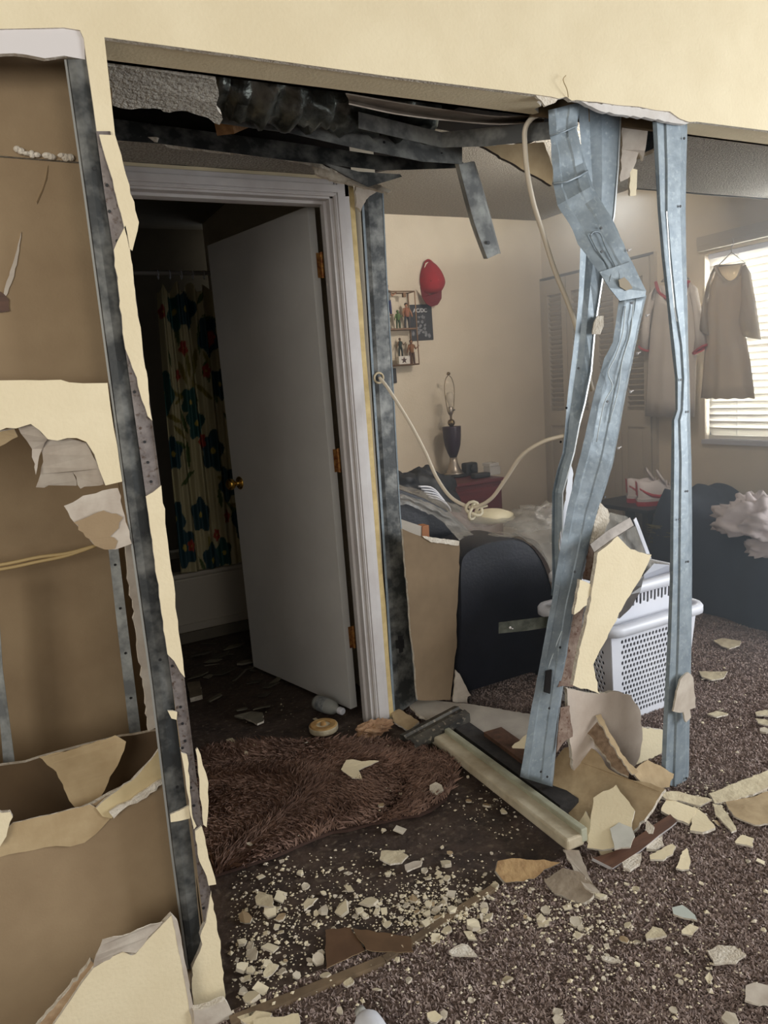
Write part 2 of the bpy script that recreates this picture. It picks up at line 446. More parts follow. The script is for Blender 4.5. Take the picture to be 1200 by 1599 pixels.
# overhead broken framing
top = thing('ceiling_channel', 'sooty mottled steel channel sagging across under the header', 'channel', Yp(520, 200, 2.12))
rA = [(338, 150, 2.10), (450, 176, 2.10), (560, 200, 2.09), (660, 222, 2.08), (722, 230, 2.07)]
rB = [(340, 192, 2.08), (450, 207, 2.08), (560, 232, 2.07), (660, 252, 2.06), (722, 256, 2.05)]
b = MB().loft([rail(rA, .09), rail(rA), rail(rB), rail(rB, .09)]); b.build('web', galvd, top, solid=.002)
for x, y in ((480, 203), (600, 222), (690, 240)): hole_plate(Yp(x, y, 2.065), top, .004)
t2 = thing('ceiling_channel', 'black lower steel channel running over the popcorn strip', 'channel', Yp(430, 230, 2.3))
rA = [(120, 178, 2.30), (250, 196, 2.30), (450, 222, 2.28), (600, 244, 2.24), (724, 254, 2.2)]
rB = [(120, 214, 2.28), (250, 224, 2.28), (450, 250, 2.26), (600, 266, 2.22), (724, 262, 2.18)]
b = MB().loft([rail(rA, .1), rail(rA), rail(rB), rail(rB, .1)]); b.build('web', galvk, t2, solid=.002)
b = MB().loft([rail([(500, 252, 2.25), (560, 268, 2.22), (625, 272, 2.2)]), rail([(540, 276, 2.25), (575, 292, 2.22), (628, 276, 2.2)])]); b.build('torn_flange', galvk, t2, solid=.002)
t3 = thing('ceiling_channel', 'upper grey steel channel reaching right to the bent stud', 'channel', Yp(760, 215, 1.9))
rA = [(560, 175, 1.95), (690, 207, 1.93), (760, 200, 1.80), (862, 190, 1.64)]
rB = [(560, 200, 1.95), (690, 230, 1.93), (760, 228, 1.80), (862, 217, 1.64)]
b = MB().loft([rail(rA, .09), rail(rA), rail(rB), rail(rB, .09)]); b.build('web', galvd, t3, solid=.002)
t4 = thing('ceiling_channel', 'short steel channel dangling straight down from the sagging channel end', 'channel', Yp(750, 330, 2.1))
rA = [(717, 256, 2.06), (727, 295, 2.06), (742, 350, 2.05), (762, 404, 2.04)]
rB = [(738, 252, 2.06), (750, 290, 2.06), (764, 340, 2.05), (779, 396, 2.04)]
b = MB().loft(dense([rail(rA, .05, -6), rail(rA), rail(rB), rail(rB, .05, 3)], 3)); b.build('web', galvd, t4, solid=.002, smooth=False)
hole_plate(Yp(763, 379, 2.038), t4, .006)
b = MB().beam(Yp(690, 172, 2.2), Yp(850, 205, 2.25), .20, .04); tag(b.build('joist_and_void_filler', dark), 'dark broken joist end in the hole above the channels', 'joist')

b = MB().prism([Yp(x, y, 2.61) for x, y in ((480, 196), (692, 216), (690, 244), (640, 256), (600, 264), (566, 274), (520, 262), (480, 258))], (0, .04, 0)); tag(b.build('joist_and_void_filler', dark), 'added dark filler closing the bright gap behind the black lower channel over the casing corner', 'joist')  # added to cover bright gaps, shade of the void built as a solid

# left jamb stud with its corner bead
st = thing('jamb_stud', 'tall dark steel stud standing left of the hall opening', 'stud', Yp(303, 1508, WF + .02))
Ls = [(102, 93), (133, 310), (163, 533), (199, 800), (236, 1066), (268, 1330), (293, 1513)]
Rs = [(136, 92), (166, 310), (197, 533), (233, 800), (268, 1066), (300, 1330), (318, 1513)]
S = WF + .006
rl = [[Yp(x + 2, y, S + .035) for x, y in Ls], [Yp(x, y, S + .01) for x, y in Ls], [Yp(x + 4, y, S) for x, y in Ls],
      [Yp(x + .45 * (r[0] - x), y, S - .003) for (x, y), r in zip(Ls, Rs)], [Yp(x, y, S) for x, y in Rs], [Yp(x, y, S + .09) for x, y in Rs]]
MB().loft(rl).build('web', galvk, st, solid=.0016)
MB().loft([[Yp(x - 1.5, y, S + .004) for x, y in Ls], [Yp(x + 1.8, y, S + .001) for x, y in Ls]]).build('return_lip', M('pale_steel_edge', (170, 172, 170), None, rough=.5, metal=.5), st, solid=.001)  # paler strip along the left lip
for f in (.12, .33, .52, .66, .8): hole_plate(Yp(102 + 191 * f + 22, 93 + 1420 * f, S - .003), st, .003)
bd = thing('corner_bead', 'bare perforated corner bead strip with cream plaster remnants right of the dark stud', 'corner bead', Yp(330, 1500, WF))
Lb = [(150, 205), (163, 300), (177, 390), (194, 533), (228, 775), (262, 1020), (300, 1290), (318, 1440)]
Rb = [(172, 205), (189, 300), (202, 385), (221, 533), (251, 760), (286, 1045), (316, 1290), (334, 1440)]
MB().loft([[Yp(x, y, WF - .001) for x, y in Lb], [Yp(x - 3, y, WF - .002) for x, y in Rb], [Yp(x, y, WF - .006) for x, y in Rb], [Yp(x, y, WF + .03) for x, y in Rb]]).build('steel_strip', bead, bd, solid=.0012)
for x, y in ((167, 289), (171, 330), (183, 376), (210, 612), (231, 722), (226, 690), (236, 752), (269, 1040), (282, 1104), (285, 1130), (289, 1157), (285, 1168), (298, 1230), (303, 1258), (318, 1418)):
    hole_plate(Yp(x, y, WF - .0035), bd, .0028)
PM = (cream, gyps, gyps)
for k, l in enumerate([
        [(155, 210), (180, 211), (196, 270), (217, 347), (215, 360), (207, 391), (202, 388), (193, 350), (170, 262)],
        [(196, 352), (203, 390), (222, 533), (238, 657), (231, 650), (222, 625), (214, 590), (203, 562), (196, 545), (194, 533), (178, 390)],
        [(252, 758), (287, 1045), (289, 1058), (282, 1050), (272, 1032), (262, 1022), (255, 970), (228, 775), (240, 768)],
        [(283, 1175), (292, 1178), (296, 1212), (300, 1270), (307, 1290), (303, 1295), (296, 1262), (290, 1215)],
        [(305, 1298), (315, 1290), (326, 1340), (338, 1381), (326, 1383), (320, 1362), (312, 1346)],
        [(306, 1171), (309, 1168), (324, 1215), (326, 1250), (323, 1292), (318, 1288), (312, 1230)],
        [(266, 1272), (295, 1258), (297, 1278), (280, 1282), (267, 1284)],
        [(262, 1110), (270, 1110), (277, 1112), (276, 1124), (268, 1122)]]):
    o = sheet('plaster_patch', PW(l, WF - .010 if k != 6 else WF - .004), .005, PM, bd, jag=(.015, .0018), seed=k + 20)
t = sheet('jamb_plaster', PW([(330, 1392), (345, 1480), (352, 1560), (356, 1590), (303, 1590), (300, 1512), (316, 1475), (313, 1462), (322, 1440)], WF - .008), .014, PM, bd, jag=(.015, .002), seed=31)
t = sheet('jamb_plaster', PW([(302, 1578), (330, 1572), (352, 1563), (362, 1580), (372, 1612), (300, 1640)], 1.43), .016, (greypaper, gyps, gyps), bd, jag=(.015, .003), seed=32)

# boards in the opened wall
t = sheet('upper_back_board', PW([(-320, 40), (150, 40), (150, 254), (130, 253), (0, 243), (-320, 222)], 1.600), .0127, (paper, cream, gyps), jag=None); struct(t)
t = sheet('lower_back_board', PW([(-320, 225), (0, 246), (130, 256), (172, 258), (215, 668), (-320, 668)], 1.601), .0127, (paper, cream, gyps), jag=None); struct(t)
b = MB(); r = random.Random(3)
for x, y in ((27, 233), (33, 236), (42, 240), (50, 241), (58, 242), (74, 243), (80, 245), (97, 243), (103, 246), (110, 246)):
    b.ball(Yp(x, y, 1.596), (.006 + r.random() * .004, .006, .004 + r.random() * .004), 8)
o = b.build('joint_compound', gyps); struct(o); o['kind'] = 'stuff'; tag(o, 'blobs of white joint compound squeezed out along the board seam', 'plaster')
t = sheet('tear_line', PW([(33, 362), (30, 392), (22, 432), (12, 458), (4, 470), (10, 440), (22, 405)], 1.598), .003, (greypaper, gyps, gyps), jag=(.01, .001)); tag(t, 'thin curled white paper tear on the upper brown board', 'paper')
t = sheet('tear_line', PW([(75, 258), (73, 280), (66, 300), (58, 318), (57, 316), (65, 298), (71, 280)], 1.599), .002, (paperd, gyps, gyps), jag=(.01, .0005)); tag(t, 'fine dark crack running down from the board seam', 'crack')
t = sheet('torn_hole_edge', PW([(0, 455), (14, 468), (15, 486), (0, 488), (-30, 480), (-30, 460)], 1.597), .006, (woodd, gyps, gyps), jag=(.01, .002)); tag(t, 'small ragged brown puncture at the left picture edge', 'hole')
# the piece of front board still in place at mid height
t = sheet('remaining_wall_board', PW([(-320, 590), (0, 594), (95, 593), (108, 597), (168, 598), (178, 670), (191, 752), (165, 758), (161, 748), (155, 733), (148, 710), (135, 690), (120, 684), (105, 684), (90, 688), (75, 686), (62, 672), (48, 662), (25, 669), (10, 668), (0, 672), (-320, 690)], WF), .0127, (cream, paper, gyps), jag=(.03, .0015), seed=2)
tag(t, 'cream painted wall board remnant with a big hole torn through it', 'wall board')
t = sheet('torn_paper', [Yp(62, 668, 1.52), Yp(50, 662, 1.515), Yp(72, 686, 1.51), Yp(105, 684, 1.508), Yp(135, 692, 1.508), Yp(152, 722, 1.51), Yp(162, 756, 1.51), Yp(125, 765, 1.54), Yp(113, 737, 1.54), Yp(119, 760, 1.55), Yp(54, 764, 1.56), Yp(62, 742, 1.55), Yp(66, 710, 1.535)], .003, (greypaper, paper, gyps), jag=(.012, .003), seed=12, crumple=.012)
tag(t, 'crumpled grey paper flap folded inside the wall hole', 'torn paper')
t = sheet('torn_paper', [Yp(28, 668, 1.505), Yp(50, 661, 1.505), Yp(75, 685, 1.51), Yp(66, 700, 1.53), Yp(56, 740, 1.54), Yp(50, 700, 1.53), Yp(42, 688, 1.52)], .003, (greypaper, paper, gyps), jag=(.012, .003), seed=13, crumple=.01)
tag(t, 'narrow white paper peel at the hole left edge', 'torn paper')
t = sheet('torn_paper', [Yp(-40, 676, 1.51), Yp(0, 674, 1.51), Yp(22, 670, 1.51), Yp(28, 682, 1.52), Yp(0, 697, 1.53), Yp(-40, 700, 1.53)], .004, (paperl, paper, gyps), jag=(.012, .002), seed=14)
tag(t, 'tan curl of board paper at the hole upper left corner', 'torn paper')
t = sheet('hanging_board_piece', [Yp(100, 790, 1.50), Yp(130, 774, 1.50), Yp(160, 766, 1.50), Yp(184, 762, 1.50), Yp(195, 805, 1.495), Yp(206, 849, 1.49), Yp(181, 858, 1.49), Yp(163, 858, 1.49), Yp(148, 852, 1.49), Yp(118, 818, 1.495)], .008, (greypaper, paper, gyps), jag=(.012, .002), seed=15)
tag(t, 'white faced scrap of board hanging under the hole beside the dark stud', 'wall board')
t2 = sheet('bare_brown_patch', [Yp(115, 816, 1.4925), Yp(140, 806, 1.4925), Yp(162, 797, 1.4925), Yp(182, 802, 1.491), Yp(192, 808, 1.49), Yp(180, 830, 1.489), Yp(172, 838, 1.488), Yp(184, 845, 1.488), Yp(180, 857, 1.488), Yp(163, 858, 1.488), Yp(148, 852, 1.488)], .0015, (paper, paper, paper), t, jag=(.008, .003), seed=16)
# inner studs and wire
si = thing('inner_stud', 'blue grey perforated stud inside the opened left wall, right one', 'stud', Yp(212, 1147, 1.93))
la = [(169, 850, 1.93), (186, 1000, 1.93), (203, 1148, 1.93)]; ra = [(184, 850, 1.92), (202, 1000, 1.92), (220, 1146, 1.92)]
MB().loft([rail(la, .04), rail(la), rail(ra), rail(ra, .05)]).build('web', galvd, si, solid=.0015)
for y in (882, 950, 1020, 1090): hole_plate(Yp(177 + (y - 860) * .118, y, 1.921), si, .003)
si = thing('inner_stud', 'steel stud foot at the left picture edge above the torn paper', 'stud', Yp(12, 1193, 1.8))
la = [(-14, 900, 1.8), (-6, 1045, 1.8), (6, 1196, 1.8)]; ra = [(-6, 900, 1.79), (4, 1045, 1.79), (23, 1191, 1.79)]
MB().loft([rail(la, .04), rail(la), rail(ra), rail(ra, .05)]).build('web', galvd, si, solid=.0015)
t = sheet('broken_board_edge', PW([(196, 852), (204, 850), (214, 905), (226, 985), (236, 1060), (246, 1135), (232, 1142), (226, 1080), (214, 1010), (208, 950), (199, 905)], 1.60), .012, (greypaper, paper, gyps), jag=(.012, .003), seed=17)
tag(t, 'ragged standing edge of broken board between the two left studs', 'wall board')
b = MB(); yl = 1.9
for dz in (-4, 3): b.tube(smooth_path([Yp(-80, 893 + dz, yl), Yp(0, 886 + dz, yl), Yp(60, 874 + dz, yl), Yp(105, 866 + dz * .5, yl), Yp(150, 852, yl)], 6), .0042, 8)
tag(b.build('electric_cable', M('tan_cable', (196, 170, 120), None, rough=.5), smooth=True), 'pair of tan cables crossing the opened left wall', 'cable')
# lower torn boards
t = sheet('low_wall_board', PW([(-320, 1345), (0, 1322), (40, 1302), (90, 1276), (140, 1258), (172, 1240), (205, 1222), (230, 1196), (250, 1170), (292, 1170), (330, 1640), (-320, 1640)], 1.565), .0127, (paper, cream, gyps), jag=(.02, .003), seed=18)
tag(t, 'wide brown paper faced board filling the lower left wall', 'wall board')
t = sheet('peeled_paper', PW([(150, 1262), (176, 1240), (205, 1220), (228, 1195), (250, 1168), (262, 1170), (262, 1205), (256, 1217), (215, 1248), (180, 1272), (174, 1278), (160, 1275)], 1.556), .006, (M('pale_tan_paper', (206, 188, 146), (188, 166, 124), 10), paper, gyps), jag=(.014, .003), seed=19)
tag(t, 'pale tan peeled face paper on the low board top beside the dark stud', 'torn paper')
t = sheet('peeled_paper', PW([(170, 1268), (205, 1250), (230, 1232), (256, 1216), (258, 1222), (220, 1250), (195, 1262), (178, 1278)], 1.548), .006, (gyps, gyps, gyps), jag=(.01, .003), seed=24)
tag(t, 'white crumbling gypsum ridge along the peeled tan paper', 'plaster')
t = sheet('peeled_paper', PW([(-30, 1345), (20, 1285), (80, 1272), (140, 1256), (148, 1260), (175, 1275), (160, 1292), (132, 1316), (110, 1322), (88, 1321), (40, 1330)], 1.559), .003, (paperl, paper, gyps), jag=(.015, .002), seed=25)
tag(t, 'rounded brown paper layer lifting off the low board', 'torn paper')
t = sheet('paper_flap', [Yp(60, 1182, 1.68), Yp(120, 1168, 1.68), Yp(180, 1148, 1.68), Yp(197, 1158, 1.67), Yp(190, 1180, 1.65), Yp(158, 1243, 1.61), Yp(150, 1262, 1.6), Yp(118, 1262, 1.6), Yp(108, 1250, 1.61), Yp(88, 1205, 1.65)], .002, (paperl, paper, paper), jag=(.012, .002), seed=26)
tag(t, 'light brown triangular paper flap hanging in the lower dark hole', 'torn paper')
t = sheet('inner_low_board', PW([(-320, 1215), (0, 1196), (60, 1184), (190, 1150), (262, 1140), (300, 1640), (-320, 1640)], 1.74), .0127, (M('hole_shade_paper', (96, 76, 52), (84, 66, 46), 6, .9), paper, gyps), jag=(.03, .004), seed=27)  # lack of light inside the hole put into this darker board colour
tag(t, 'inner board coloured dark for the shade of the hole behind the triangular paper flap', 'wall board')
t = sheet('board_corner', PW([(-60, 1268), (16, 1268), (20, 1276), (12, 1296), (0, 1322), (-60, 1330)], 1.54), .01, PM, jag=(.012, .003), seed=28)
tag(t, 'cream board corner at the left picture edge', 'wall board')
# bottom left front board
t = sheet('bottom_wall_board', PW([(84, 1600), (128, 1535), (146, 1512), (175, 1494), (193, 1486), (205, 1492), (212, 1490), (240, 1458), (268, 1429), (276, 1455), (290, 1530), (302, 1600), (308, 1660), (50, 1660)], 1.44), .0127, (cream, paper, gyps), jag=(.02, .002), seed=29)
tag(t, 'cream board leaning at the bottom left corner with a torn top', 'wall board')
sheet('torn_gypsum', PW([(60, 1600), (100, 1555), (135, 1512), (142, 1500), (150, 1508), (128, 1537), (84, 1602), (50, 1660), (20, 1660)], 1.448), .012, (M('tan_gypsum', (176, 150, 118), (150, 122, 92), 30, .95, bump=.4), gyps, gyps), t, jag=(.012, .003), seed=30)
sheet('peeled_paper', [Yp(146, 1511, 1.44), Yp(150, 1492, 1.43), Yp(160, 1468, 1.425), Yp(190, 1462, 1.425), Yp(225, 1448, 1.43), Yp(254, 1440, 1.44), Yp(212, 1488, 1.437), Yp(190, 1486, 1.437)], .002, (greypaper, gyps, gyps), t, jag=(.012, .003), seed=33)
sheet('cut_edge', PW([(268, 1429), (278, 1440), (294, 1525), (306, 1600), (314, 1660), (306, 1660), (300, 1600), (288, 1530), (274, 1455)], 1.4395), .012, (greypaper, gyps, gyps), t, jag=(.015, .001), seed=34)

# door side stud (end of the removed partition)
dj = thing('partition_end_stud', 'dark steel stud beside the bathroom door casing with a cross shaped cutout', 'stud', Yp(632, 1105, 2.5))
la = [(565, 300, 2.48), (573, 430, 2.48), (583, 600, 2.48), (596, 800, 2.48), (606, 960, 2.48), (615, 1112, 2.48)]
ra = [(598, 300, 2.48), (604, 430, 2.48), (614, 600, 2.48), (625, 800, 2.48), (639, 960, 2.48), (651, 1094, 2.48)]
mid = [(x1 + .28 * (x2 - x1), y1, 2.475) for (x1, y1, _), (x2, y2, _) in zip(la, ra)]
MB().loft([rail(la, .05, -3), rail(la), rail(mid), rail(ra), rail(ra, .05)]).build('web', galvk, dj, solid=.0016)
MB().loft([rail(la, -.002, -1), rail(la, -.003, 2.5)]).build('pale_edge', galv, dj, solid=.001)  # paler strips along both edges of the stud
MB().loft([rail(ra, -.002, -1), rail(ra, -.003, 1)]).build('pale_edge', galv, dj, solid=.001)
b = MB()
for l in ([(622, 993), (629, 993), (630, 1018), (624, 1020)], [(618, 1000), (631, 998), (632, 1012), (619, 1013)]): b.prism(PW(l, 2.472), (0, .002, 0))
b.build('cutout', black, dj)
b = MB().tube([Yp(592 + 7 * math.cos(a), 590 + 8 * math.sin(a), 2.474) for a in [i * math.pi / 8 for i in range(17)]], .004, 6); b.build('grommet', M('pale_grommet', (196, 180, 150), None), dj)
t = sheet('torn_board_tuft', [Yp(556, 290, 2.46), Yp(582, 290, 2.46), Yp(590, 298, 2.46), Yp(572, 312, 2.46), Yp(564, 330, 2.46), Yp(556, 322, 2.46)], .012, (greypaper, paper, gyps), dj, jag=(.01, .003), seed=35)

# right stud of the gap
rs = thing('right_stud', 'blue grey twisted steel stud standing upright at the right', 'stud', Yp(1056, 1237, 1.51))
ys = [190, 260, 330, 400, 480, 540, 590, 640, 656, 720, 800, 900, 1000, 1060, 1140, 1222]
lx = [1020, 1024, 1028, 1034, 1043, 1049, 1055, 1056, 1050, 1049, 1048, 1047, 1043, 1040, 1036, 1033]
mx_ = [1038, 1040, 1040, 1046, 1054, 1063, 1066, 1064, 1060, 1062, 1061, 1060, 1058, 1056, 1054, 1051]
rx = [1073, 1071, 1070, 1071, 1073, 1074, 1076, 1077, 1077, 1079, 1080, 1080, 1079, 1078, 1076, 1075]
rl = lambda xs, dy, off=0, ye=0: [Yp(x + off, y + (ye if y > 1200 else 0), 1.52 + dy) for x, y in zip(xs, ys)]
MB().loft([rl(lx, .06, 2), rl(lx, .006), rl([l + .35 * (m - l) for l, m in zip(lx, mx_)], -.004), rl(mx_, .001, 0, 6), rl([m + 3 for m in mx_], -.004, 0, 6), rl([m + .75 * (r - m) for m, r in zip(mx_, rx)], -.002, 0, 10), rl(rx, .008, 0, 12), rl(rx, .04, 1, 12)]).build('web', galv, rs, solid=.0016)
MB().loft([[Yp(x, y, 1.51) for x, y in ((1041, 330), (1046, 410), (1053, 480), (1057, 502))], [Yp(x + 1.6, y, 1.508) for x, y in ((1041, 330), (1046, 410), (1053, 480), (1057, 502))]]).build('bright_lip', M('bright_steel', (225, 230, 232), None, rough=.35, metal=.7), rs, solid=.001)
for x, y in ((1069, 216), (1063, 322), (1064, 593), (1074, 767), (1075, 643), (1061, 811), (1075, 877), (1072, 1235 - 20)): hole_plate(Yp(x, y, 1.513), rs, .0035)
t = sheet('clinging_board_scrap', PW([(1063, 1062), (1076, 1050), (1083, 1058), (1087, 1105), (1078, 1108), (1080, 1120), (1072, 1128), (1068, 1112), (1052, 1111), (1055, 1095)], 1.495), .006, (greypaper, gyps, gyps), jag=(.012, .003), seed=36)
tag(t, 'torn cream board scrap still screwed to the right stud low down', 'wall board')

# bent stud: wide web, kinked towards the room
bs = thing('bent_stud', 'wide bent steel stud kinked like an elbow in the middle of the gap', 'stud', Yp(840, 1220, 1.62))
prs = [(857, 172, 905, 160, 1.535), (861, 235, 902, 203, 1.53), (866, 287, 917, 265, 1.52), (872, 320, 926, 290, 1.505), (905, 380, 952, 335, 1.48), (936, 425, 987, 408, 1.455), (952, 448, 1009, 455, 1.44)]
prs2 = [(968, 468, 1008, 461, 1.438), (958, 534, 993, 530, 1.455), (945, 560, 986, 565, 1.465), (932, 602, 976, 612, 1.48), (912, 692, 956, 720, 1.50), (885, 800, 932, 800, 1.53), (862, 940, 896, 950, 1.56), (845, 1031, 882, 1040, 1.58), (828, 1120, 871, 1120, 1.6), (813, 1213, 861, 1228, 1.62)]


def cross(prs, fl, fr):
    R = [[] for _ in range(9)]
    full = []
    for a, b_ in zip(prs, prs[1:]):
        n_ = max(2, int(abs(b_[1] - a[1]) / 9))
        full += [tuple(a[k] + (b_[k] - a[k]) * i / n_ for k in range(5)) for i in range(n_)]
    for lx_, ly, rx_, ry, Y in full + [prs[-1]]:
        Y += .004 * noise.noise(Vector((ly * .045, 3, 0)))
        P = lambda t, d: Yp(lx_ + t * (rx_ - lx_), ly + t * (ry - ly), Y + d)
        for i, (t, d) in enumerate(((fl, .05), (0, .003), (.22, .0), (.27, .0025), (.62, .0025), (.68, 0), (.95, 0), (1, .004), (1 + fr, .045))): R[i].append(P(t, d))
    return R


def crump(R, amp):
    return [[p + Vector((0, 1, 0)) * amp * (noise.noise(p * 24) + .6 * abs(noise.noise(p * 55))) for p in r_] for r_ in R]


MB().loft(crump(cross(prs, .06, .0), .006)).build('web', galv, bs, solid=.0016, smooth=True, crisp=17)
MB().loft(crump(cross(prs2, .05, .05), .002)).build('web', galv, bs, solid=.0016, smooth=True, crisp=17)
# torn joint plate over the elbow
MB().loft([[Yp(936, 425, 1.452), Yp(952, 450, 1.438), Yp(968, 470, 1.436)], [Yp(987, 408, 1.452), Yp(1009, 455, 1.437), Yp(1008, 463, 1.436)]]).build('web', galv, bs, solid=.0016)
# pressed ridge and slot
ridge = smooth_path([Yp(922, 368, 1.475), Yp(928, 362, 1.473), Yp(938, 365, 1.472), Yp(946, 385, 1.465), Yp(956, 405, 1.458), Yp(966, 425, 1.45), Yp(968, 436, 1.446)], 5)
MB().tube(ridge, .0022, 6).build('pressed_ridge', galv, bs, smooth=True)
ridge = smooth_path([Yp(922, 368, 1.475), Yp(932, 388, 1.468), Yp(944, 406, 1.460), Yp(954, 425, 1.452), Yp(952, 440, 1.444)], 5)
MB().tube(ridge, .0022, 6).build('pressed_ridge', galv, bs, smooth=True)
b = MB().prism([Yp(x, y, Y) for x, y, Y in ((966, 437, 1.4385), (975, 433, 1.4385), (982, 440, 1.437), (988, 450, 1.435), (978, 454, 1.435), (968, 448, 1.437))], (0, -.0015, 0)); b.build('torn_opening', M('tear_shadow_tan', (150, 138, 118), None), bs)
for pts_ in ([(977, 478), (973, 520), (962, 556), (950, 582), (957, 604), (944, 630), (932, 690)], [(990, 470), (985, 520), (972, 565), (966, 610), (952, 660)], [(878, 985), (868, 1010), (856, 1045)]):
    MB().tube(smooth_path([Yp(x, y, 1.437 + (y - 468) * .00026 - .002) for x, y in pts_], 5), .0016, 5).build('pressed_ridge', M('pale_ridge', (190, 200, 204), None, rough=.5, metal=.2), bs, smooth=True)
# crease where the head was crushed
MB().tube([Yp(864, 287, 1.517), Yp(885, 284, 1.507), Yp(905, 275, 1.507), Yp(918, 267, 1.516)], .003, 6).build('crease', galv, bs, smooth=True)
MB().tube([Yp(860, 212, 1.528), Yp(880, 206, 1.522), Yp(902, 196, 1.526)], .002, 6).build('crease', galv, bs, smooth=True)
b = MB()
for l in ([(852, 1047), (861, 1045), (858, 1083), (849, 1080)],): b.prism(PW(l, 1.576), (0, -.004, 0))
b.build('slot', black, bs)
MB().tube([Yp(863, 1046, 1.58), Yp(860, 1082, 1.585)], .004, 6).build('slot_lip', galv, bs)
for x, y, Y in ((939, 356, 1.475), (940, 393, 1.465), (987, 473, 1.43), (949, 627, 1.47), (945, 776, 1.5), (875, 1011, 1.555), (858, 1106, 1.585), (845, 1205, 1.6), (855, 1213, 1.6), (898, 893, 1.53)):
    hole_plate(Yp(x, y, Y), bs, .0035)
for x, y, Y in ((981, 391, 1.46), (1010, 493, 1.44), (996, 552, 1.46), (985, 612, 1.48), (966, 700, 1.5)):
    screw(Yp(x, y, Y), (1, 0, .3), bs, white)
t = sheet('rusty_flange', [Yp(x, y, 1.585) for x, y in ((893, 962), (900, 945), (914, 940), (906, 1000), (898, 1060), (896, 1072), (872, 1073), (880, 1020))], .003, (rust, rust, rust), bs, jag=(.014, .003), seed=37)
t = sheet('rusty_flange', [Yp(x, y, 1.60) for x, y in ((876, 1105), (890, 1102), (895, 1150), (880, 1160), (870, 1175))], .003, (rust, rust, rust), bs, jag=(.014, .003), seed=38)
t = sheet('rusty_flange', [Yp(x, y, 1.56) for x, y in ((922, 845), (938, 838), (934, 862), (926, 905), (912, 905))], .003, (rust, rust, rust), bs, jag=(.014, .003), seed=39)

# stud behind it
ls = thing('leaning_stud', 'narrow twisted steel stud leaning behind the bent stud', 'stud', Yp(868, 925, 1.66))
la = [(903, 158, 1.60), (909, 240, 1.60), (914, 300, 1.60), (907, 380, 1.61), (905, 450, 1.61), (899, 520, 1.62), (890, 592, 1.63), (885, 640, 1.63), (879, 707, 1.64), (863, 770, 1.65), (863, 900, 1.66), (861, 930, 1.66)]
ra = [(970, 178, 1.60), (966, 262, 1.60), (960, 335, 1.60), (944, 420, 1.60), (930, 510, 1.61), (924, 580, 1.615), (914, 630, 1.62), (906, 660, 1.62), (897, 707, 1.63), (879, 770, 1.64), (879, 900, 1.65), (872, 930, 1.65)]
m1 = [(a[0] + .25 * (c_[0] - a[0]), a[1] + .25 * (c_[1] - a[1]), a[2] + .004) for a, c_ in zip(la, ra)]
m2 = [(a[0] + .55 * (c_[0] - a[0]), a[1] + .55 * (c_[1] - a[1]), a[2] - .004) for a, c_ in zip(la, ra)]
MB().loft(dense([rail(la, .04, 3), rail(la), rail(m1), rail(m2), rail(ra, -.004), rail(ra, .04)], 2)).build('web', galv, ls, solid=.0016)
MB().loft([rail(ra, -.007, -1), rail(ra, -.007, 1)]).build('bright_lip', M('steel_lip', (215, 218, 218), None, rough=.4, metal=.6), ls, solid=.001)
for x, y in ((945, 478), (912, 575), (893, 637), (884, 690)): hole_plate(Yp(x - 8, y, 1.60), ls, .0035)
t = sheet('plaster_smear', PW([(928, 505), (934, 493), (943, 493), (943, 510), (938, 522), (926, 522)], 1.592), .003, (gyps, gyps, gyps), ls, jag=(.01, .002), seed=40)
t = sheet('clinging_paper', PW([(884, 775), (890, 720), (896, 740), (885, 830), (877, 870), (874, 850)], 1.642), .003, (whitepl, gyps, gyps), ls, jag=(.01, .002), seed=41)
# flat strap reaching left
b = MB().loft([rail([(779, 972, 1.62), (820, 967, 1.60), (862, 962, 1.585)]), rail([(779, 989, 1.62), (820, 985, 1.60), (860, 979, 1.585)]), rail([(779, 989, 1.64), (820, 985, 1.62), (860, 979, 1.6)])])
o = b.build('steel_strap', M('olive_steel', (62, 64, 56), (92, 94, 84), 40, .5, .5), solid=.0015); tag(o, 'short steel strap sticking out left of the bent stud', 'strap')
for x in (797, 835, 852): screw(Yp(x, 980 - (x - 797) * .13, 1.605), (0, -1, 0), o, white)

# ================================================================== BATHROOM DOOR
trim = white
b = MB()
def casing(b, x0, x1, z0, z1, vert=True):
    b.box((x0, DW - .012, z0), (x1, DW, z1)); 
    if vert: b.box((x0 + .012, DW - .018, z0), (x1 - .018, DW - .010, z1)); b.box((x0 + .004, DW - .015, z0), (x0 + .010, DW - .010, z1))
    else: b.box((x0 + .018, DW - .0184, z0 + .012), (x1 - .018, DW - .0102, z1 - .018)); b.box((x0 + .05, DW - .0152, z0 + .004), (x1 - .05, DW - .0102, z0 + .010))
casing(b, 1.178, 1.238, 0, 2.048); casing(b, 0.335, 0.395, 0, 2.048)
casing(b, 0.335, 1.238, 1.992, 2.048, False)
# jambs and stops
b.box((1.163, DW - .002, 0), (1.178, DW + .085, 2.0)); b.box((0.385, DW - .002, 0), (0.405, DW + .122, 2.0)); b.box((0.385, DW - .002, 1.985), (1.178, DW + .122, 2.0))
b.box((1.153, DW + .03, 0), (1.164, DW + .06, 1.985)); b.box((0.405, DW + .035, 1.975), (1.156, DW + .07, 1.986))
struct(b.build('door_1', [trim], bevel=.002))
t = sheet('cut_board_edge', [Vector((1.240, DW - .003, 0.02)), Vector((1.262, DW - .003, 0.02)), Vector((1.262, DW - .003, 2.03)), Vector((1.240, DW - .003, 2.03))], .012, (M('yellowed_board_edge', (214, 192, 140), (190, 166, 116), 20, .9), gyps, gyps), jag=(.06, .003), seed=42); struct(t); t.name = 'trim_2'
A = Vector((1.186, 2.660, 0)); d = Vector((-.235, .972, 0)).normalized(); pn = Vector((-d.y, d.x, 0)); 
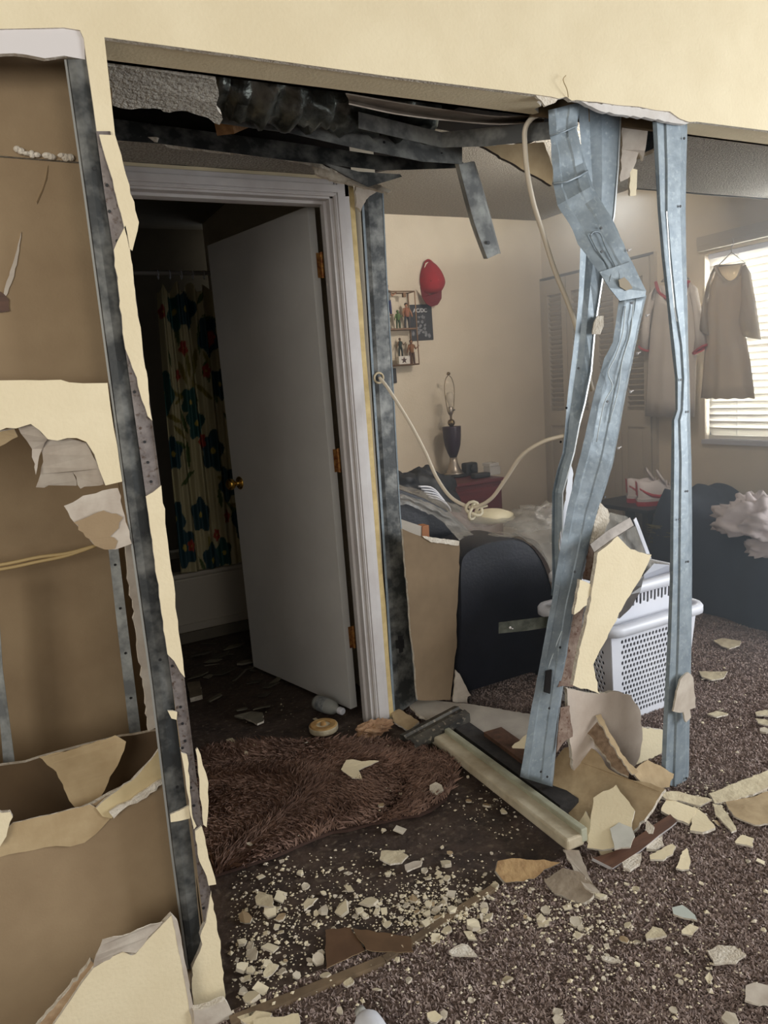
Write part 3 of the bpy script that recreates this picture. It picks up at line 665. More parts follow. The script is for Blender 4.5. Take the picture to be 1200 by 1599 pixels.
dl = thing('bathroom_door', 'white flat slab door standing open into the dark bathroom', 'door', A + Vector((0, 0, .012)))
Z0, Z1 = .012, 2.0
c4 = [A, A + d * .762, A + d * .762 + pn * .035, A + pn * .035]
b = MB().prism([Vector((p.x, p.y, Z0)) for p in c4], (0, 0, Z1 - Z0)); b.build('slab', doorw, dl, bevel=.001)
kp = A + d * .70 + Vector((0, 0, .93))
for s, nm in ((1, pn),):
    q = kp + pn * .035
    MB().lathe([(.030, 0), (.031, .003), (.026, .007), (.012, .010), (.010, .026), (.012, .03), (.022, .036), (.027, .048), (.026, .058), (.018, .066), (.004, .068)], q, 20, axis=pn).build('door_knob', brass, dl, smooth=True)
for z in (1.79, 1.05, .32):
    b = MB()
    q = A + Vector((.006, -.012, z))
    for k in range(5): b.lathe([(.0065, -.009), (.0065, .009)], q + Vector((0, 0, (k - 2) * .019)), 10)
    b.box((q.x - .020, q.y + .002, z - .045), (q.x + .002, q.y + .005, z + .045))
    b.build('hinge', hingem, dl)
# tub, wall tile, rod, curtain
tb = thing('bathtub', 'pale bathtub apron behind the open door in the dark bathroom', 'bathtub', (.75, 4.05, 0))
b = MB(); b.box((.21, 4.03, 0), (1.29, 4.06, .36)); b.box((.21, 4.015, .36), (1.29, 4.10, .39)); b.box((.21, 4.68, .34), (1.29, 4.74, .39)); b.box((.21, 4.1, .05), (1.29, 4.68, .1))
b.build('apron', tubw, tb, bevel=.01)
MB().box((.25, 4.02, .095), (1.28, 4.031, .10)).build('apron_step', tubw, tb)
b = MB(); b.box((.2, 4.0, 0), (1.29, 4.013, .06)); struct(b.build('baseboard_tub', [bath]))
o = MB().tube([(.2, 4.03, 1.985), (1.30, 4.03, 1.985)], .012, 12).build('curtain_rod', M('rod_white', (150, 146, 140), None, rough=.4)); tag(o, 'white shower curtain rod above the tub', 'rod')
cur = thing('shower_curtain', 'cream shower curtain printed with teal flowers and small red blossoms', 'curtain', (.98, 4.0, .4))
nu, nv = 150, 240; X0, X1 = .80, 1.29; vs = []; fs = []; cols = []
r = random.Random(11); fl = []
for k in range(20):
    fl.append(((k % 4) * .25 + r.uniform(-.04, .2), (k // 4) * .30 + r.uniform(0, .25), r.uniform(.085, .125), (28, 62, 70) if r.random() < .75 else (34, 78, 74), r.uniform(0, 6), 5))
for k in range(16): fl.append((r.uniform(0, .95), r.uniform(.1, 1.45), r.uniform(.035, .05), (150, 56, 38), r.uniform(0, 6), 5))
lv = [(r.uniform(0, .95), r.uniform(0, 1.55), r.uniform(.05, .1), r.uniform(0, 3.14), (70, 88, 44) if r.random() < .7 else (120, 110, 50)) for k in range(46)]
for j in range(nv + 1):
    tz = j / nv
    for i in range(nu + 1):
        u = i / nu; z = .40 + 1.53 * tz
        gather = 1 - .25 * tz
        x = X0 + .06 * tz + (X1 - X0) * (u ** (1 + .15 * tz))
        fold = (.022 * math.sin(u * 31 + tz * 3) + .016 * math.sin(u * 67 + 2 * tz)) * (0.5 + .9 * tz)
        dip = .0 if tz < .97 else -.06 * (.5 + .5 * math.cos(u * 40)) * (tz - .97) / .03
        vs.append((x, 3.99 + fold, z + dip))
        pu = u * .95; pv = tz * 1.55; c = (172, 162, 126)
        for lx_, lz_, ll, la_, lc in lv:
            a = (pu - lx_) * math.cos(la_) + (pv - lz_) * math.sin(la_); bb = -(pu - lx_) * math.sin(la_) + (pv - lz_) * math.cos(la_)
            if abs(a) < ll and abs(bb) < .016 * (1 - (a / ll) ** 2): c = lc
        for fx, fz, fr_, fc, ph, npet in fl:
            dx, dz = pu - fx, pv - fz; q = math.hypot(dx, dz)
            if q < fr_ * 1.05 and q < fr_ * (.88 + .14 * math.cos(npet * math.atan2(dz, dx) + ph)):
                c = fc if q > fr_ * .16 else (170, 150, 70)
        cols.append(lin(c))
for j in range(nv):
    for i in range(nu):
        a = j * (nu + 1) + i; fs.append((a, a + 1, a + nu + 2, a + nu + 1))
bb = MB().add(vs, fs); o = bb.build('cloth', [], cur, smooth=True)
ca = o.data.color_attributes.new('print', 'FLOAT_COLOR', 'POINT'); ca.data.foreach_set('color', np.array(cols, dtype=np.float32).ravel())
m = bpy.data.materials.new('curtain_print'); m.use_nodes = True; at = m.node_tree.nodes.new('ShaderNodeVertexColor'); at.layer_name = 'print'
m.node_tree.links.new(at.outputs[0], m.node_tree.nodes['Principled BSDF'].inputs['Base Color']); m.node_tree.nodes['Principled BSDF'].inputs['Roughness'].default_value = .6
o.data.materials.append(m)
for k in range(7):
    x = .88 + k * .06
    MB().tube([(x, 4.03 + .016 * math.cos(a), 1.975 + .022 * math.sin(a)) for a in [i * math.pi / 6 for i in range(13)]], .0025, 5).build('ring', whitepl, cur)

# ================================================================== BEDROOM
# bifold closet doors
cl = thing('closet_doors', 'pale bifold closet doors with louvred upper panels', 'closet door', (3.79, 3.95, 0))
pale = M('closet_paint', (192, 182, 164), (184, 174, 157), 4, 0.6)
ye = [4.455, 4.20, 3.945, 3.69, 3.435]
for k in range(4):
    a, c_ = ye[k + 1] + .003, ye[k] - .003
    b = MB(); x0, x1 = 3.782, 3.812; sw = .05
    b.box((x0, a, .02), (x1, a + sw, 2.0)); b.box((x0, c_ - sw, .02), (x1, c_, 2.0))
    for z0, z1 in ((.02, .16), (.93, 1.04), (1.89, 2.0)): b.box((x0, a + sw, z0), (x1, c_ - sw, z1))
    b.box((x0 + .010, a + sw, .16), (x1 - .01, c_ - sw, .93)); b.box((x0 + .004, a + sw + .025, .19), (x0 + .012, c_ - sw - .025, .90))
    p = b.build('door_leaf', pale, cl)
    for j in range(24):
        z = 1.058 + j * .035
        MB().box((x0 + .004, a + sw, -.003), (x0 + .034, c_ - sw, .003), 0, Matrix.Translation((0, 0, z)) @ Matrix.Translation((x0 + .015, 0, 0)) @ Matrix.Rotation(.9, 4, 'Y') @ Matrix.Translation((-x0 - .015, 0, 0))).build('louvre', pale, p)
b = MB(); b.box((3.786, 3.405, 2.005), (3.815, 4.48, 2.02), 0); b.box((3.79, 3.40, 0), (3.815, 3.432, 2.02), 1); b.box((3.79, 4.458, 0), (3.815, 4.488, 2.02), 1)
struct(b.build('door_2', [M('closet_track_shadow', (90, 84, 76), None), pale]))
# window with blind
b = MB(); b.box((3.86, WY0, WZ0), (3.93, WY0 + .04, WZ1)); b.box((3.86, WY1 - .04, WZ0), (3.93, WY1, WZ1)); b.box((3.86, WY0, WZ0), (3.93, WY1, WZ0 + .04)); b.box((3.86, WY0, WZ1 - .04), (3.93, WY1, WZ1)); b.box((3.88, WY0, 1.38), (3.92, WY1, 1.41))
wn = struct(b.build('window_1', whitepl))
gm = bpy.data.materials.new('window_glass'); gm.use_nodes = True; nt = gm.node_tree; nt.nodes.clear()
mo = nt.nodes.new('ShaderNodeOutputMaterial'); tr = nt.nodes.new('ShaderNodeBsdfTransparent'); gl = nt.nodes.new('ShaderNodeBsdfGlossy'); gl.inputs['Roughness'].default_value = .02
mx = nt.nodes.new('ShaderNodeMixShader'); mx.inputs[0].default_value = .06; nt.links.new(tr.outputs[0], mx.inputs[1]); nt.links.new(gl.outputs[0], mx.inputs[2]); nt.links.new(mx.outputs[0], mo.inputs[0])
MB().box((3.898, WY0 + .04, WZ0 + .04), (3.902, WY1 - .04, WZ1 - .04)).build('pane', gm, wn)
b = MB(); b.box((3.80, WY0 - .02, WZ0 - .025), (3.90, WY1 + .012, WZ0 + .002)); struct(b.build('trim_3', M('sill_white', (200, 200, 204), None, rough=.5)))
b = MB(); b.box((3.775, 1.9, 1.985), (3.815, 3.075, 2.035)); b.box((3.780, 1.9, 1.955), (3.815, 3.075, 1.985)); struct(b.build('trim_4', pale))
slat = bpy.data.materials.new('blind_slat_white'); slat.use_nodes = True; nt = slat.node_tree; nt.nodes.clear()
mo = nt.nodes.new('ShaderNodeOutputMaterial'); df = nt.nodes.new('ShaderNodeBsdfDiffuse'); tl = nt.nodes.new('ShaderNodeBsdfTranslucent'); mx = nt.nodes.new('ShaderNodeMixShader')
df.inputs[0].default_value = lin((236, 234, 228)); tl.inputs[0].default_value = lin((240, 236, 226)); mx.inputs[0].default_value = .22
nt.links.new(df.outputs[0], mx.inputs[1]); nt.links.new(tl.outputs[0], mx.inputs[2]); nt.links.new(mx.outputs[0], mo.inputs[0])
bl = thing('window_blind', 'white horizontal slat blind glowing with daylight', 'blind', (3.838, 2.5, WZ0))
MB().box((3.822, WY0 + .02, WZ1 - .03), (3.856, WY1 - .02, WZ1 - .002)).build('head_rail', whitepl, bl)
MB().box((3.825, WY0 + .02, WZ0 + .006), (3.852, WY1 - .02, WZ0 + .026)).build('bottom_rail', slat, bl)
for j in range(26):
    z = WZ0 + .05 + j * .039
    MB().box((-.025, WY0 + .022, -.001), (.025, WY1 - .022, .001), 0, Matrix.Translation((3.838, 0, z)) @ Matrix.Rotation(1.16, 4, 'Y')).build('slat', slat, bl)
for y in (2.83, 2.2): MB().tube([(3.812, y, WZ0 + .02), (3.812, y, WZ1)], .0015, 5).build('cord', whitepl, bl)

# shirts on hangers
hangm = M('hanger_grey', (150, 146, 142), None, rough=.5)
clothw = M('white_cotton', (214, 206, 196), (204, 196, 186), 5, .9); clothb = bpy.data.materials.new('backlit_cotton'); clothb.use_nodes = True; nt = clothb.node_tree; nt.nodes.clear()
mo = nt.nodes.new('ShaderNodeOutputMaterial'); df = nt.nodes.new('ShaderNodeBsdfDiffuse'); tl = nt.nodes.new('ShaderNodeBsdfTranslucent'); mx = nt.nodes.new('ShaderNodeMixShader')
df.inputs[0].default_value = lin((218, 210, 198)); tl.inputs[0].default_value = lin((222, 210, 190)); mx.inputs[0].default_value = .42
nt.links.new(df.outputs[0], mx.inputs[1]); nt.links.new(tl.outputs[0], mx.inputs[2]); nt.links.new(mx.outputs[0], mo.inputs[0])
clothr = M('red_ribbing', (168, 60, 62), None, rough=.9)


def shirt(name, label, X, rows, sl, sr, mt, trimmat, neck):
    t = thing(name, label, 'shirt', Xp(sum(rows[-1][:2]) / 2, rows[-1][2], X))
    n = 26; R = []; B = []
    for (xa, xb, y, fa) in rows:
        r1 = []; r2 = []
        for i in range(n + 1):
            u = i / n; px_ = xa + u * (xb - xa); yn = rows[0][2] + (27 * max(0, 1 - ((px_ - (rows[0][0] + rows[0][1]) / 2) / 19) ** 2) ** .5); p = Xp(px_, y, X); pf = Xp(px_, max(y, yn), X)
            f = .55 * fa * (.7 * math.sin(u * 10 + y * .01) + .3 * math.sin(u * 23 + 1)); e = 4 * u * (1 - u)
            r1.append(pf + Vector((f - .04 * e, 0, .004 * math.sin(u * 30) if y > 600 else 0))); r2.append(p + Vector((.03 * e + f, 0, 0)))
        R.append(r1); B.append(r2)
    MB().loft(R).loft(B).build('body', mt, t, smooth=True, solid=.0015)
    for s in (sl, sr):
        L = []
        for (x1, y1, x2, y2) in s:
            ring = []
            for k in range(13):
                a = 2 * math.pi * k / 12; c = .5 - .5 * math.cos(a)
                ring.append(Xp(x1 + c * (x2 - x1), y1 + c * (y2 - y1), X) + Vector((.024 * math.sin(a) - .012, 0, 0)))
            L.append(ring)
        MB().loft(L).build('sleeve', mt, t, smooth=True, solid=.0015)
        if trimmat:
            ring = L[-1]; MB().tube(ring, .008, 6, caps=False).build('sleeve_band', trimmat, t, smooth=True)
    if neck:
        MB().tube(smooth_path([Xp(x, y, X) + Vector((-.02 if k % 2 else -.02, 0, 0)) for k, (x, y) in enumerate(neck)], 5), .010, 6).build('collar', trimmat or mt, t, smooth=True)
    return t


s1 = shirt('white_shirt', 'plain white t-shirt on a hanger in front of the window blind', 3.74,
           [(1121, 1166, 413, 0), (1117, 1170, 430, .004), (1110, 1168, 452, .006), (1106, 1164, 480, .01), (1104, 1164, 520, .014), (1101, 1172, 560, .018), (1097, 1178, 600, .022), (1094, 1181, 622, .025)],
           [(1120, 416, 1110, 452), (1112, 434, 1106, 468), (1104, 460, 1106, 495), (1096, 513, 1112, 524)], [(1166, 413, 1164, 450), (1174, 424, 1162, 475), (1182, 465, 1157, 505), (1191, 530, 1163, 524)], clothb, None,
           [(1121, 415), (1127, 428), (1136, 438), (1144, 441), (1153, 437), (1161, 426), (1165, 412)])
s2 = shirt('ringer_shirt', 'white t-shirt with red collar and sleeve bands behind the right stud', 3.745,
           [(1030, 1080, 446, 0), (1024, 1088, 458, .004), (1022, 1090, 480, .006), (1016, 1090, 520, .01), (1012, 1088, 570, .012), (1009, 1087, 620, .014), (1007, 1086, 650, .016)],
           [(1028, 447, 1022, 470), (1018, 458, 1018, 490), (1008, 500, 1016, 515), (1002, 540, 1014, 548)], [(1080, 440, 1088, 480), (1090, 448, 1088, 495), (1098, 490, 1090, 530), (1108, 538, 1086, 552)], clothw, clothr,
           [(1028, 440), (1033, 455), (1046, 466), (1062, 464), (1074, 452), (1080, 438)])
for nm, lab, X, cx, cy, hookz in (('wire_hanger', 'white wire hanger hooked over the window head trim', 3.735, 1143, 394, 0), ('wire_hanger', 'pale hanger holding the red trimmed shirt', 3.74, 1055, 418, 0)):
    b = MB(); lft = (cx - 22, cy + 22); rgt = (cx + 22, cy + 17)
    b.tube([Xp(*lft, X), Xp(cx, cy, X), Xp(*rgt, X), Xp(*lft, X)], .003, 6)
    b.tube(smooth_path([Xp(cx, cy, X), Xp(cx, cy - 8, X), Xp(cx + 3, cy - 14, X), Xp(cx + 2, cy - 21, X), Xp(cx - 2, cy - 20, X) + Vector((.02, 0, 0))], 4), .0022, 6)
    tag(b.build(nm, hangm, smooth=True), lab, 'hanger')

# cap on the wall
cp = thing('red_cap', 'red baseball cap hanging on the cream back wall', 'cap', Yp(674, 478, 4.47))
redc = M('red_cotton', (168, 22, 34), (148, 16, 28), 8, .85); redd = M('dark_red_cotton', (112, 18, 28), None, rough=.85)
P0 = Yp(675, 440, YB - .004); b = MB(); n = 24; R = []
outl = [(668, 407), (678, 412), (687, 424), (693, 441), (690, 452), (684, 458), (672, 459), (661, 456), (657, 446), (656, 434), (658, 422), (662, 412)]
loop = smooth_path([Yp(x, y, YB - .006) for x, y in outl + outl[:1]], 3)
for k in range(6):
    q = k / 5.0; s_ = math.cos(q * math.pi / 2); h_ = math.sin(q * math.pi / 2) * .085
    R.append([P0 + (p - P0) * max(s_, .02) + Vector((0, -h_, 0)) for p in loop])
b.loft(R); b.build('crown', redc, cp, smooth=True)
br = [(657, 448), (660, 464), (666, 474), (674, 479), (684, 476), (690, 466), (690, 452), (684, 457), (672, 460), (662, 456)]
b = MB().prism([Yp(x, y, YB - .05 - .02 * (abs(x - 674) < 10)) for x, y in br], (0, .006, 0)); b.build('brim', redd, cp)
MB().tube(smooth_path([Yp(662, 418, YB - .012), Yp(664, 410, YB - .02), Yp(669, 406, YB - .022), Yp(675, 409, YB - .02), Yp(677, 415, YB - .012)], 4), .006, 6).build('strap', redc, cp, smooth=True)
MB().prism([Yp(x, y, YB - .035) for x, y in ((663, 418), (665, 411), (669, 409), (673, 411), (675, 416), (669, 420))], (0, .004, 0)).build('strap_opening', cream_bed, cp)
MB().ball(Yp(674, 438, YB - .088), .007, 8).build('button', redc, cp)

# wire wall shelf and figurines
gold = M('antique_brass_wire', (112, 84, 58), None, rough=.4, metal=.6); shw = M('shelf_wood', (128, 98, 72), (108, 80, 56), 8, .6)
X0, X1, YF = 2.30, 2.637, 4.395
sh = thing('wall_shelf', 'small brass wire wall shelf with two wooden boards', 'shelf', (2.47, 4.44, 1.447))
b = MB()
for x in (X0, X1):
    for y in (YF, YB - .008): b.tube([(x, y, 1.45), (x, y, 1.93)], .004, 6)
    for z in (1.45, 1.69, 1.93): b.tube([(x, YF, z), (x, YB - .008, z)], .004, 6)
for z in (1.45, 1.93):
    for y in (YF, YB - .008): b.tube([(X0, y, z), (X1, y, z)], .004, 6)
b.build('wire_frame', gold, sh)
MB().box((X0, YF, 1.683), (X1, YB - .008, 1.693)).build('board', shw, sh); MB().box((X0, YF, 1.448), (X1, YB - .008, 1.456)).build('board', shw, sh)
MB().box((2.38, YF + .02, 1.78), (2.475, YB - .01, 1.788)).build('board', shw, sh)
MB().box((2.555, YF + .01, 1.895), (2.575, YF + .03, 1.925)).build('clasp', gold, sh)


def figure(label, x, y, z, h, skin, shirt_, pants, hair, arms=0, big=1):
    t = thing('figurine', label, 'figurine', (x, y, z), 'figurines on the wall shelf'); u = h
    ms = [M('figure_skin', skin, None), M('figure_top', shirt_, None), M('figure_trousers', pants, None), M('figure_hair', hair, None)]
    b = MB(); P = lambda a, q, c: Vector((x + a * u, y + q * u, z + c * u))
    for s in (-1, 1):
        b.tube([P(.10 * s, -.04, .0), P(.10 * s, 0, .04), P(.09 * s, 0, .26), P(.06 * s, 0, .48)], [.035 * u, .045 * u, .05 * u, .065 * u], 8)
    b.build('legs', ms[2], t, smooth=True)
    MB().tube([P(0, 0, .45), P(0, 0, .55), P(0, 0, .70), P(0, 0, .80), P(0, 0, .84)], [.09 * u * big, .09 * u * big, .125 * u * big, .11 * u * big, .04 * u], 10).build('torso', ms[1], t, smooth=True)
    b = MB(); b.ball(P(0, 0, .92), (.065 * u, .07 * u, .08 * u), 10); b.ball(P(0, -.07, .91), .012 * u, 6)
    for s in (-1, 1):
        e = P(.19 * s, -.03, .62); hnd = P(.20 * s, -.09, .47) if not arms else P((.24 + .1 * (s > 0)) * s, -.04, .74 if s > 0 else .5)
        b.tube([P(.11 * s, 0, .79), e, hnd], [.042 * u, .036 * u, .028 * u], 8); b.ball(hnd, .032 * u, 6)
    b.build('head_and_arms', ms[0], t, smooth=True)
    MB().ball(P(0, .015, .955), (.078 * u, .08 * u, .06 * u), 8).build('hair', ms[3], t, smooth=True)
    return t


sk = (176, 128, 98)
figure('tallest figurine with bulky dark hair raised on the inner step', 2.445, 4.43, 1.788, .19, sk, (120, 122, 120), (40, 44, 92), (22, 22, 30), 1, 1.1)
figure('green figurine crouched low beside the blue trousered one', 2.515, 4.43, 1.693, .12, (96, 122, 70), (86, 112, 62), (60, 80, 52), (60, 90, 44), 1, 1.2)
figure('bare chested figurine with grey trousers on the middle board', 2.585, 4.43, 1.693, .165, sk, (158, 104, 80), (66, 66, 70), (60, 42, 32))
figure('dark green coated figurine with raised arms on the lower board', 2.53, 4.45, 1.512, .12, (120, 92, 66), (44, 56, 46), (36, 44, 40), (86, 62, 40), 1)
figure('brown figurine standing at the lower right end of the wire shelf', 2.605, 4.43, 1.456, .16, (142, 98, 66), (136, 92, 58), (84, 58, 44), (70, 46, 32), 1)
t = thing('star_card', 'small white card with a dark star on the lower shelf board', 'card', (2.53, 4.415, 1.456))
MB().box((2.49, 4.41, 1.456), (2.575, 4.44, 1.51)).build('card', M('card_white', (206, 200, 190), None), t)
MB().prism([(2.53 + r_ * math.sin(k * math.pi / 5), 4.409, 1.482 + r_ * math.cos(k * math.pi / 5)) for k in range(10) for r_ in ((.024 if k % 2 == 0 else .010),)], (0, -.001, 0)).build('star', M('star_brown', (70, 48, 40), None), t)
# poster
po = thing('band_poster', 'black poster with white lettering pinned below the red cap', 'poster', Yp(660, 533, YB - .004))
pc = [Yp(639, 476, YB - .004), Yp(674, 475, YB - .004), Yp(677.5, 530.5, YB - .004), Yp(643, 533, YB - .004)]
MB().prism(pc, (0, .003, 0)).build('print', M('poster_black', (40, 42, 48), (30, 32, 38), 20, .5), po)
fc = bpy.data.curves.new('lettering', 'FONT'); fc.body = 'AC/DC'; fc.size = .036; fc.align_x = 'CENTER'; fc.extrude = .0005; fc.offset = .0009
fo = bpy.data.objects.new('tmp', fc); C.objects.link(fo); dg = bpy.context.evaluated_depsgraph_get(); me = bpy.data.meshes.new_from_object(fo.evaluated_get(dg)); bpy.data.objects.remove(fo)
me.materials.clear(); me.materials.append(M('poster_white', (206, 208, 210), None))
lo = bpy.data.objects.new('lettering', me); C.objects.link(lo); lo.parent = po; lo.rotation_euler = (math.pi / 2, 0, 0); lo.location = Yp(656.5, 487.5, YB - .0055) - ORG[po.name]
b = MB(); r = random.Random(5)
for k in range(16):
    cx, cy = r.uniform(652, 666), r.uniform(494, 524); a0 = r.uniform(0, 6)
    b.prism([Yp(cx + (1.2 + 2.4 * r.random()) * math.cos(a0 + i), cy + (1.2 + 3 * r.random()) * math.sin(a0 + i), YB - .0052) for i in range(6)], (0, .0006, 0))
for cx, cy in ((671, 524), (646, 521)): b.prism([Yp(cx + 2.4 * math.cos(i), cy + 4 * math.sin(i), YB - .0052) for i in range(6)], (0, .0006, 0))
b.build('pale_printed_shapes', M('poster_grey', (150, 152, 156), (96, 98, 104), 120, .6), po)
b = MB().box((2.425, YB - .016, 1.335), (2.50, YB - .001, 1.435)); tag(b.build('black_wall_plate', black, bevel=.004), 'small black plate on the back wall under the wire shelf', 'wall plate')

# nightstand, lamp and small things on it
NT = .655
nightm = M('dark_red_wood', (100, 34, 36), (82, 26, 30), 5, .4, stretch=(1, 8, 8))
ns = thing('nightstand', 'dark red wooden nightstand against the back wall', 'nightstand', (2.73, 4.22, 0))
b = MB(); b.box((2.42, 4.02, .03), (3.0, 4.46, NT - .02)); b.build('body', nightm, ns, bevel=.004)
MB().box((2.41, 4.0, NT - .022), (3.015, 4.47, NT)).build('top', nightm, ns, bevel=.004)
for z0, z1 in ((.37, .60), (.10, .34)):
    d_ = MB().box((2.45, 4.008, z0), (2.97, 4.022, z1)).build('drawer', nightm, ns, bevel=.003)
    MB().ball((2.71, 3.997, (z0 + z1) / 2), .014, 10).build('knob', brass, d_)
L0 = Zp(710, 744, NT); L0.z = NT + .001
lm = thing('table_lamp', 'dark urn table lamp without a shade on the red nightstand', 'lamp', L0)
MB().lathe([(.098, 0), (.100, .008), (.094, .016), (.080, .020)], L0, 28).build('base', black, lm, smooth=True)
cham = M('brushed_champagne', (170, 160, 148), None, rough=.35, metal=.8); bronze = M('bronze_ball', (132, 112, 76), None, rough=.25, metal=.9)
MB().lathe([(.078, .018), (.060, .03), (.042, .06), (.030, .10), (.026, .135)], L0, 28).build('foot', cham, lm, smooth=True)
MB().lathe([(.024, .133), (.040, .17), (.056, .22), (.063, .28), (.066, .345), (.066, .352), (.012, .355)], L0, 28).build('urn', M('aubergine_lacquer', (50, 34, 48), None, rough=.3), lm, smooth=True)
MB().ball(L0 + Vector((0, 0, .378)), .026, 16).build('neck_ball', bronze, lm, smooth=True)
MB().lathe([(.008, .40), (.008, .43), (.016, .435), (.018, .485), (.012, .49)], L0, 14).build('socket', cham, lm, smooth=True)
MB().tube([L0 + Vector((.016, 0, .462)), L0 + Vector((.034, -.004, .465))], .004, 6).build('switch', black, lm)
MB().lathe([(.012, .488), (.014, .505), (.029, .545), (.030, .56), (.022, .585), (.004, .592)], L0, 16).build('bulb', M('bulb_glass', (214, 204, 186), None, rough=.1, alpha=.55), lm, smooth=True)
hp = [(0.018, .435), (.03, .455), (.04, .5), (.052, .58), (.05, .64), (.03, .685), (.008, .70)]
b = MB(); 
for s in (-1, 1): b.tube(smooth_path([L0 + Vector((s * x * .95, s * x * .3, z)) for x, z in hp], 4), .0025, 6)
b.build('harp', bronze, lm, smooth=True)
MB().ball(L0 + Vector((0, 0, .715)), .013, 10).build('finial', bronze, lm, smooth=True)
p = Zp(735, 742, NT); b = MB(); b.box((p.x - .05, p.y - .03, NT), (p.x + .05, p.y + .04, NT + .09)); b.lathe([(.028, 0), (.03, .03), (.02, .035)], (p.x, p.y - .03, NT + .05), 14, axis=(0, -1, 0)); tag(b.build('black_camera', black, bevel=.012), 'rounded black camera like box right of the lamp', 'camera')
p = Zp(752, 746, NT); b = MB(); b.box((p.x - .07, p.y - .03, NT), (p.x + .06, p.y + .03, NT + .035)); tag(b.build('black_case', black, bevel=.01), 'low black case between lamp and clear box', 'case')
p = Zp(769, 741, NT); clear = M('clear_plastic', (206, 206, 204), None, rough=.15, alpha=.5)
t = thing('clear_box', 'clear plastic box at the right end of the nightstand', 'box', (p.x, p.y, NT)); MB().box((p.x - .045, p.y - .04, NT), (p.x + .045, p.y + .04, NT + .06)).build('tray', clear, t, bevel=.005); MB().box((p.x - .05, p.y - .045, NT + .062), (p.x + .03, p.y + .045, NT + .085)).build('lid', clear, t, bevel=.004)
p = Zp(712, 757, NT); b = MB().tube([(p.x - .02, 4.06, NT + .006), (p.x + .02, 4.05, NT + .006)], .006, 8)
tag(b.build('black_pen', black), 'short black pen on the nightstand front edge', 'pen')

# armchair
leather = M('navy_black_leather', (30, 32, 42), (24, 26, 34), 10, .42, bump=.08, bscale=90)
sf = thing('armchair', 'navy black leather armchair seen from its rounded arm side', 'armchair', (1.8, 2.8, 0))
AY = 2.44
ol = [(712, 1092), (718, 980), (717, 900), (722, 868), (745, 852), (775, 844), (805, 841), (828, 850), (848, 876), (862, 915), (872, 965), (880, 1108), (800, 1100)]
b = MB(); front = smooth_path([Yp(x, y, AY) for x, y in ol[:-2]], 3) + [Yp(880, 1108, AY)]
for p in front: p.z = max(p.z, .03)
inner = [p + Vector((0, .05, 0)) for p in front]
cx = sum(front, Vector()) / len(front)
b.prism([cx + (p - cx) * .97 for p in front], (0, .26, 0)); b.build('arm', leather, sf, bevel=.015, smooth=False)
b = MB(); b.loft([[cx + (p - cx) * .97 + Vector((0, -.004, 0)) for p in front], [cx + (p - cx) * 1.005 + Vector((0, .012, 0)) for p in front], [cx + (p - cx) * 1.005 + Vector((0, .25, 0)) for p in front]]); b.build('arm_piping', leather, sf, smooth=True)
ol = [(604, 754), (625, 764), (664, 778), (704, 800), (738, 832), (768, 848), (780, 1060), (620, 1060)]
bk = [Yp(x, y, 2.78) for x, y in ol]
for p in bk: p.z = max(p.z, .04); p.x = max(p.x, 1.44)
MB().prism(bk, (0, .55, 0)).build('backrest', leather, sf, bevel=.04)
MB().box((1.60, 2.70, .05), (2.12, 3.30, .42)).build('seat', leather, sf, bevel=.05)
b = MB().prism([p + Vector((0, .88, 0)) for p in front], (0, .2, 0)); b.build('arm', leather, sf, bevel=.03)
for x, y in ((1.6, 2.5), (2.02, 2.5), (1.6, 3.4), (2.02, 3.4)): MB().box((x - .025, y - .025, 0), (x + .025, y + .025, .06)).build('foot', black, sf)
# plastic sheeting over the chair
plast = M('clear_plastic_sheet', (206, 200, 190), (150, 146, 138), 14, .22, alpha=.42, bump=.9, bscale=22)
rails = [[Yp(x, y, Y) for x, y, Y in l] for l in (
    [(622, 762, 3.2), (660, 770, 3.15), (705, 790, 3.1), (760, 806, 3.05), (820, 800, 3.0), (862, 800, 2.95)],
    [(622, 770, 2.9), (662, 780, 2.88), (708, 802, 2.86), (760, 820, 2.82), (822, 812, 2.8), (866, 818, 2.75)],
    [(622, 778, 2.76), (660, 790, 2.75), (704, 812, 2.73), (752, 836, 2.70), (800, 832, 2.66), (862, 850, 2.6)],
    [(622, 786, 2.755), (650, 794, 2.75), (698, 816, 2.73), (742, 842, 2.60), (806, 838, 2.5), (866, 885, 2.45)],
    [(622, 790, 2.752), (648, 798, 2.748), (690, 818, 2.73), (726, 852, 2.55), (830, 846, 2.43), (868, 920, 2.425)])]
d0 = dense(rails, 8); cols_ = [smooth_path([r_[k] for r_ in d0], 5) for k in range(len(d0[0]))]
d2 = [[c_[j] for c_ in cols_] for j in range(len(cols_[0]))]
d2 = [[p + Vector((0, -.006, .008 + .022 * abs(noise.noise(Vector((p.x * 16, p.y * 7, p.z * 22)))) + .008 * noise.noise(p * 45))) for p in r_] for r_ in d2]
o = MB().loft(d2).build('plastic_sheet', plast, smooth=True); tag(o, 'crinkled clear plastic sheet draped over the armchair', 'plastic sheet')
b = MB(); r = random.Random(8); n1, n2 = 20, 14
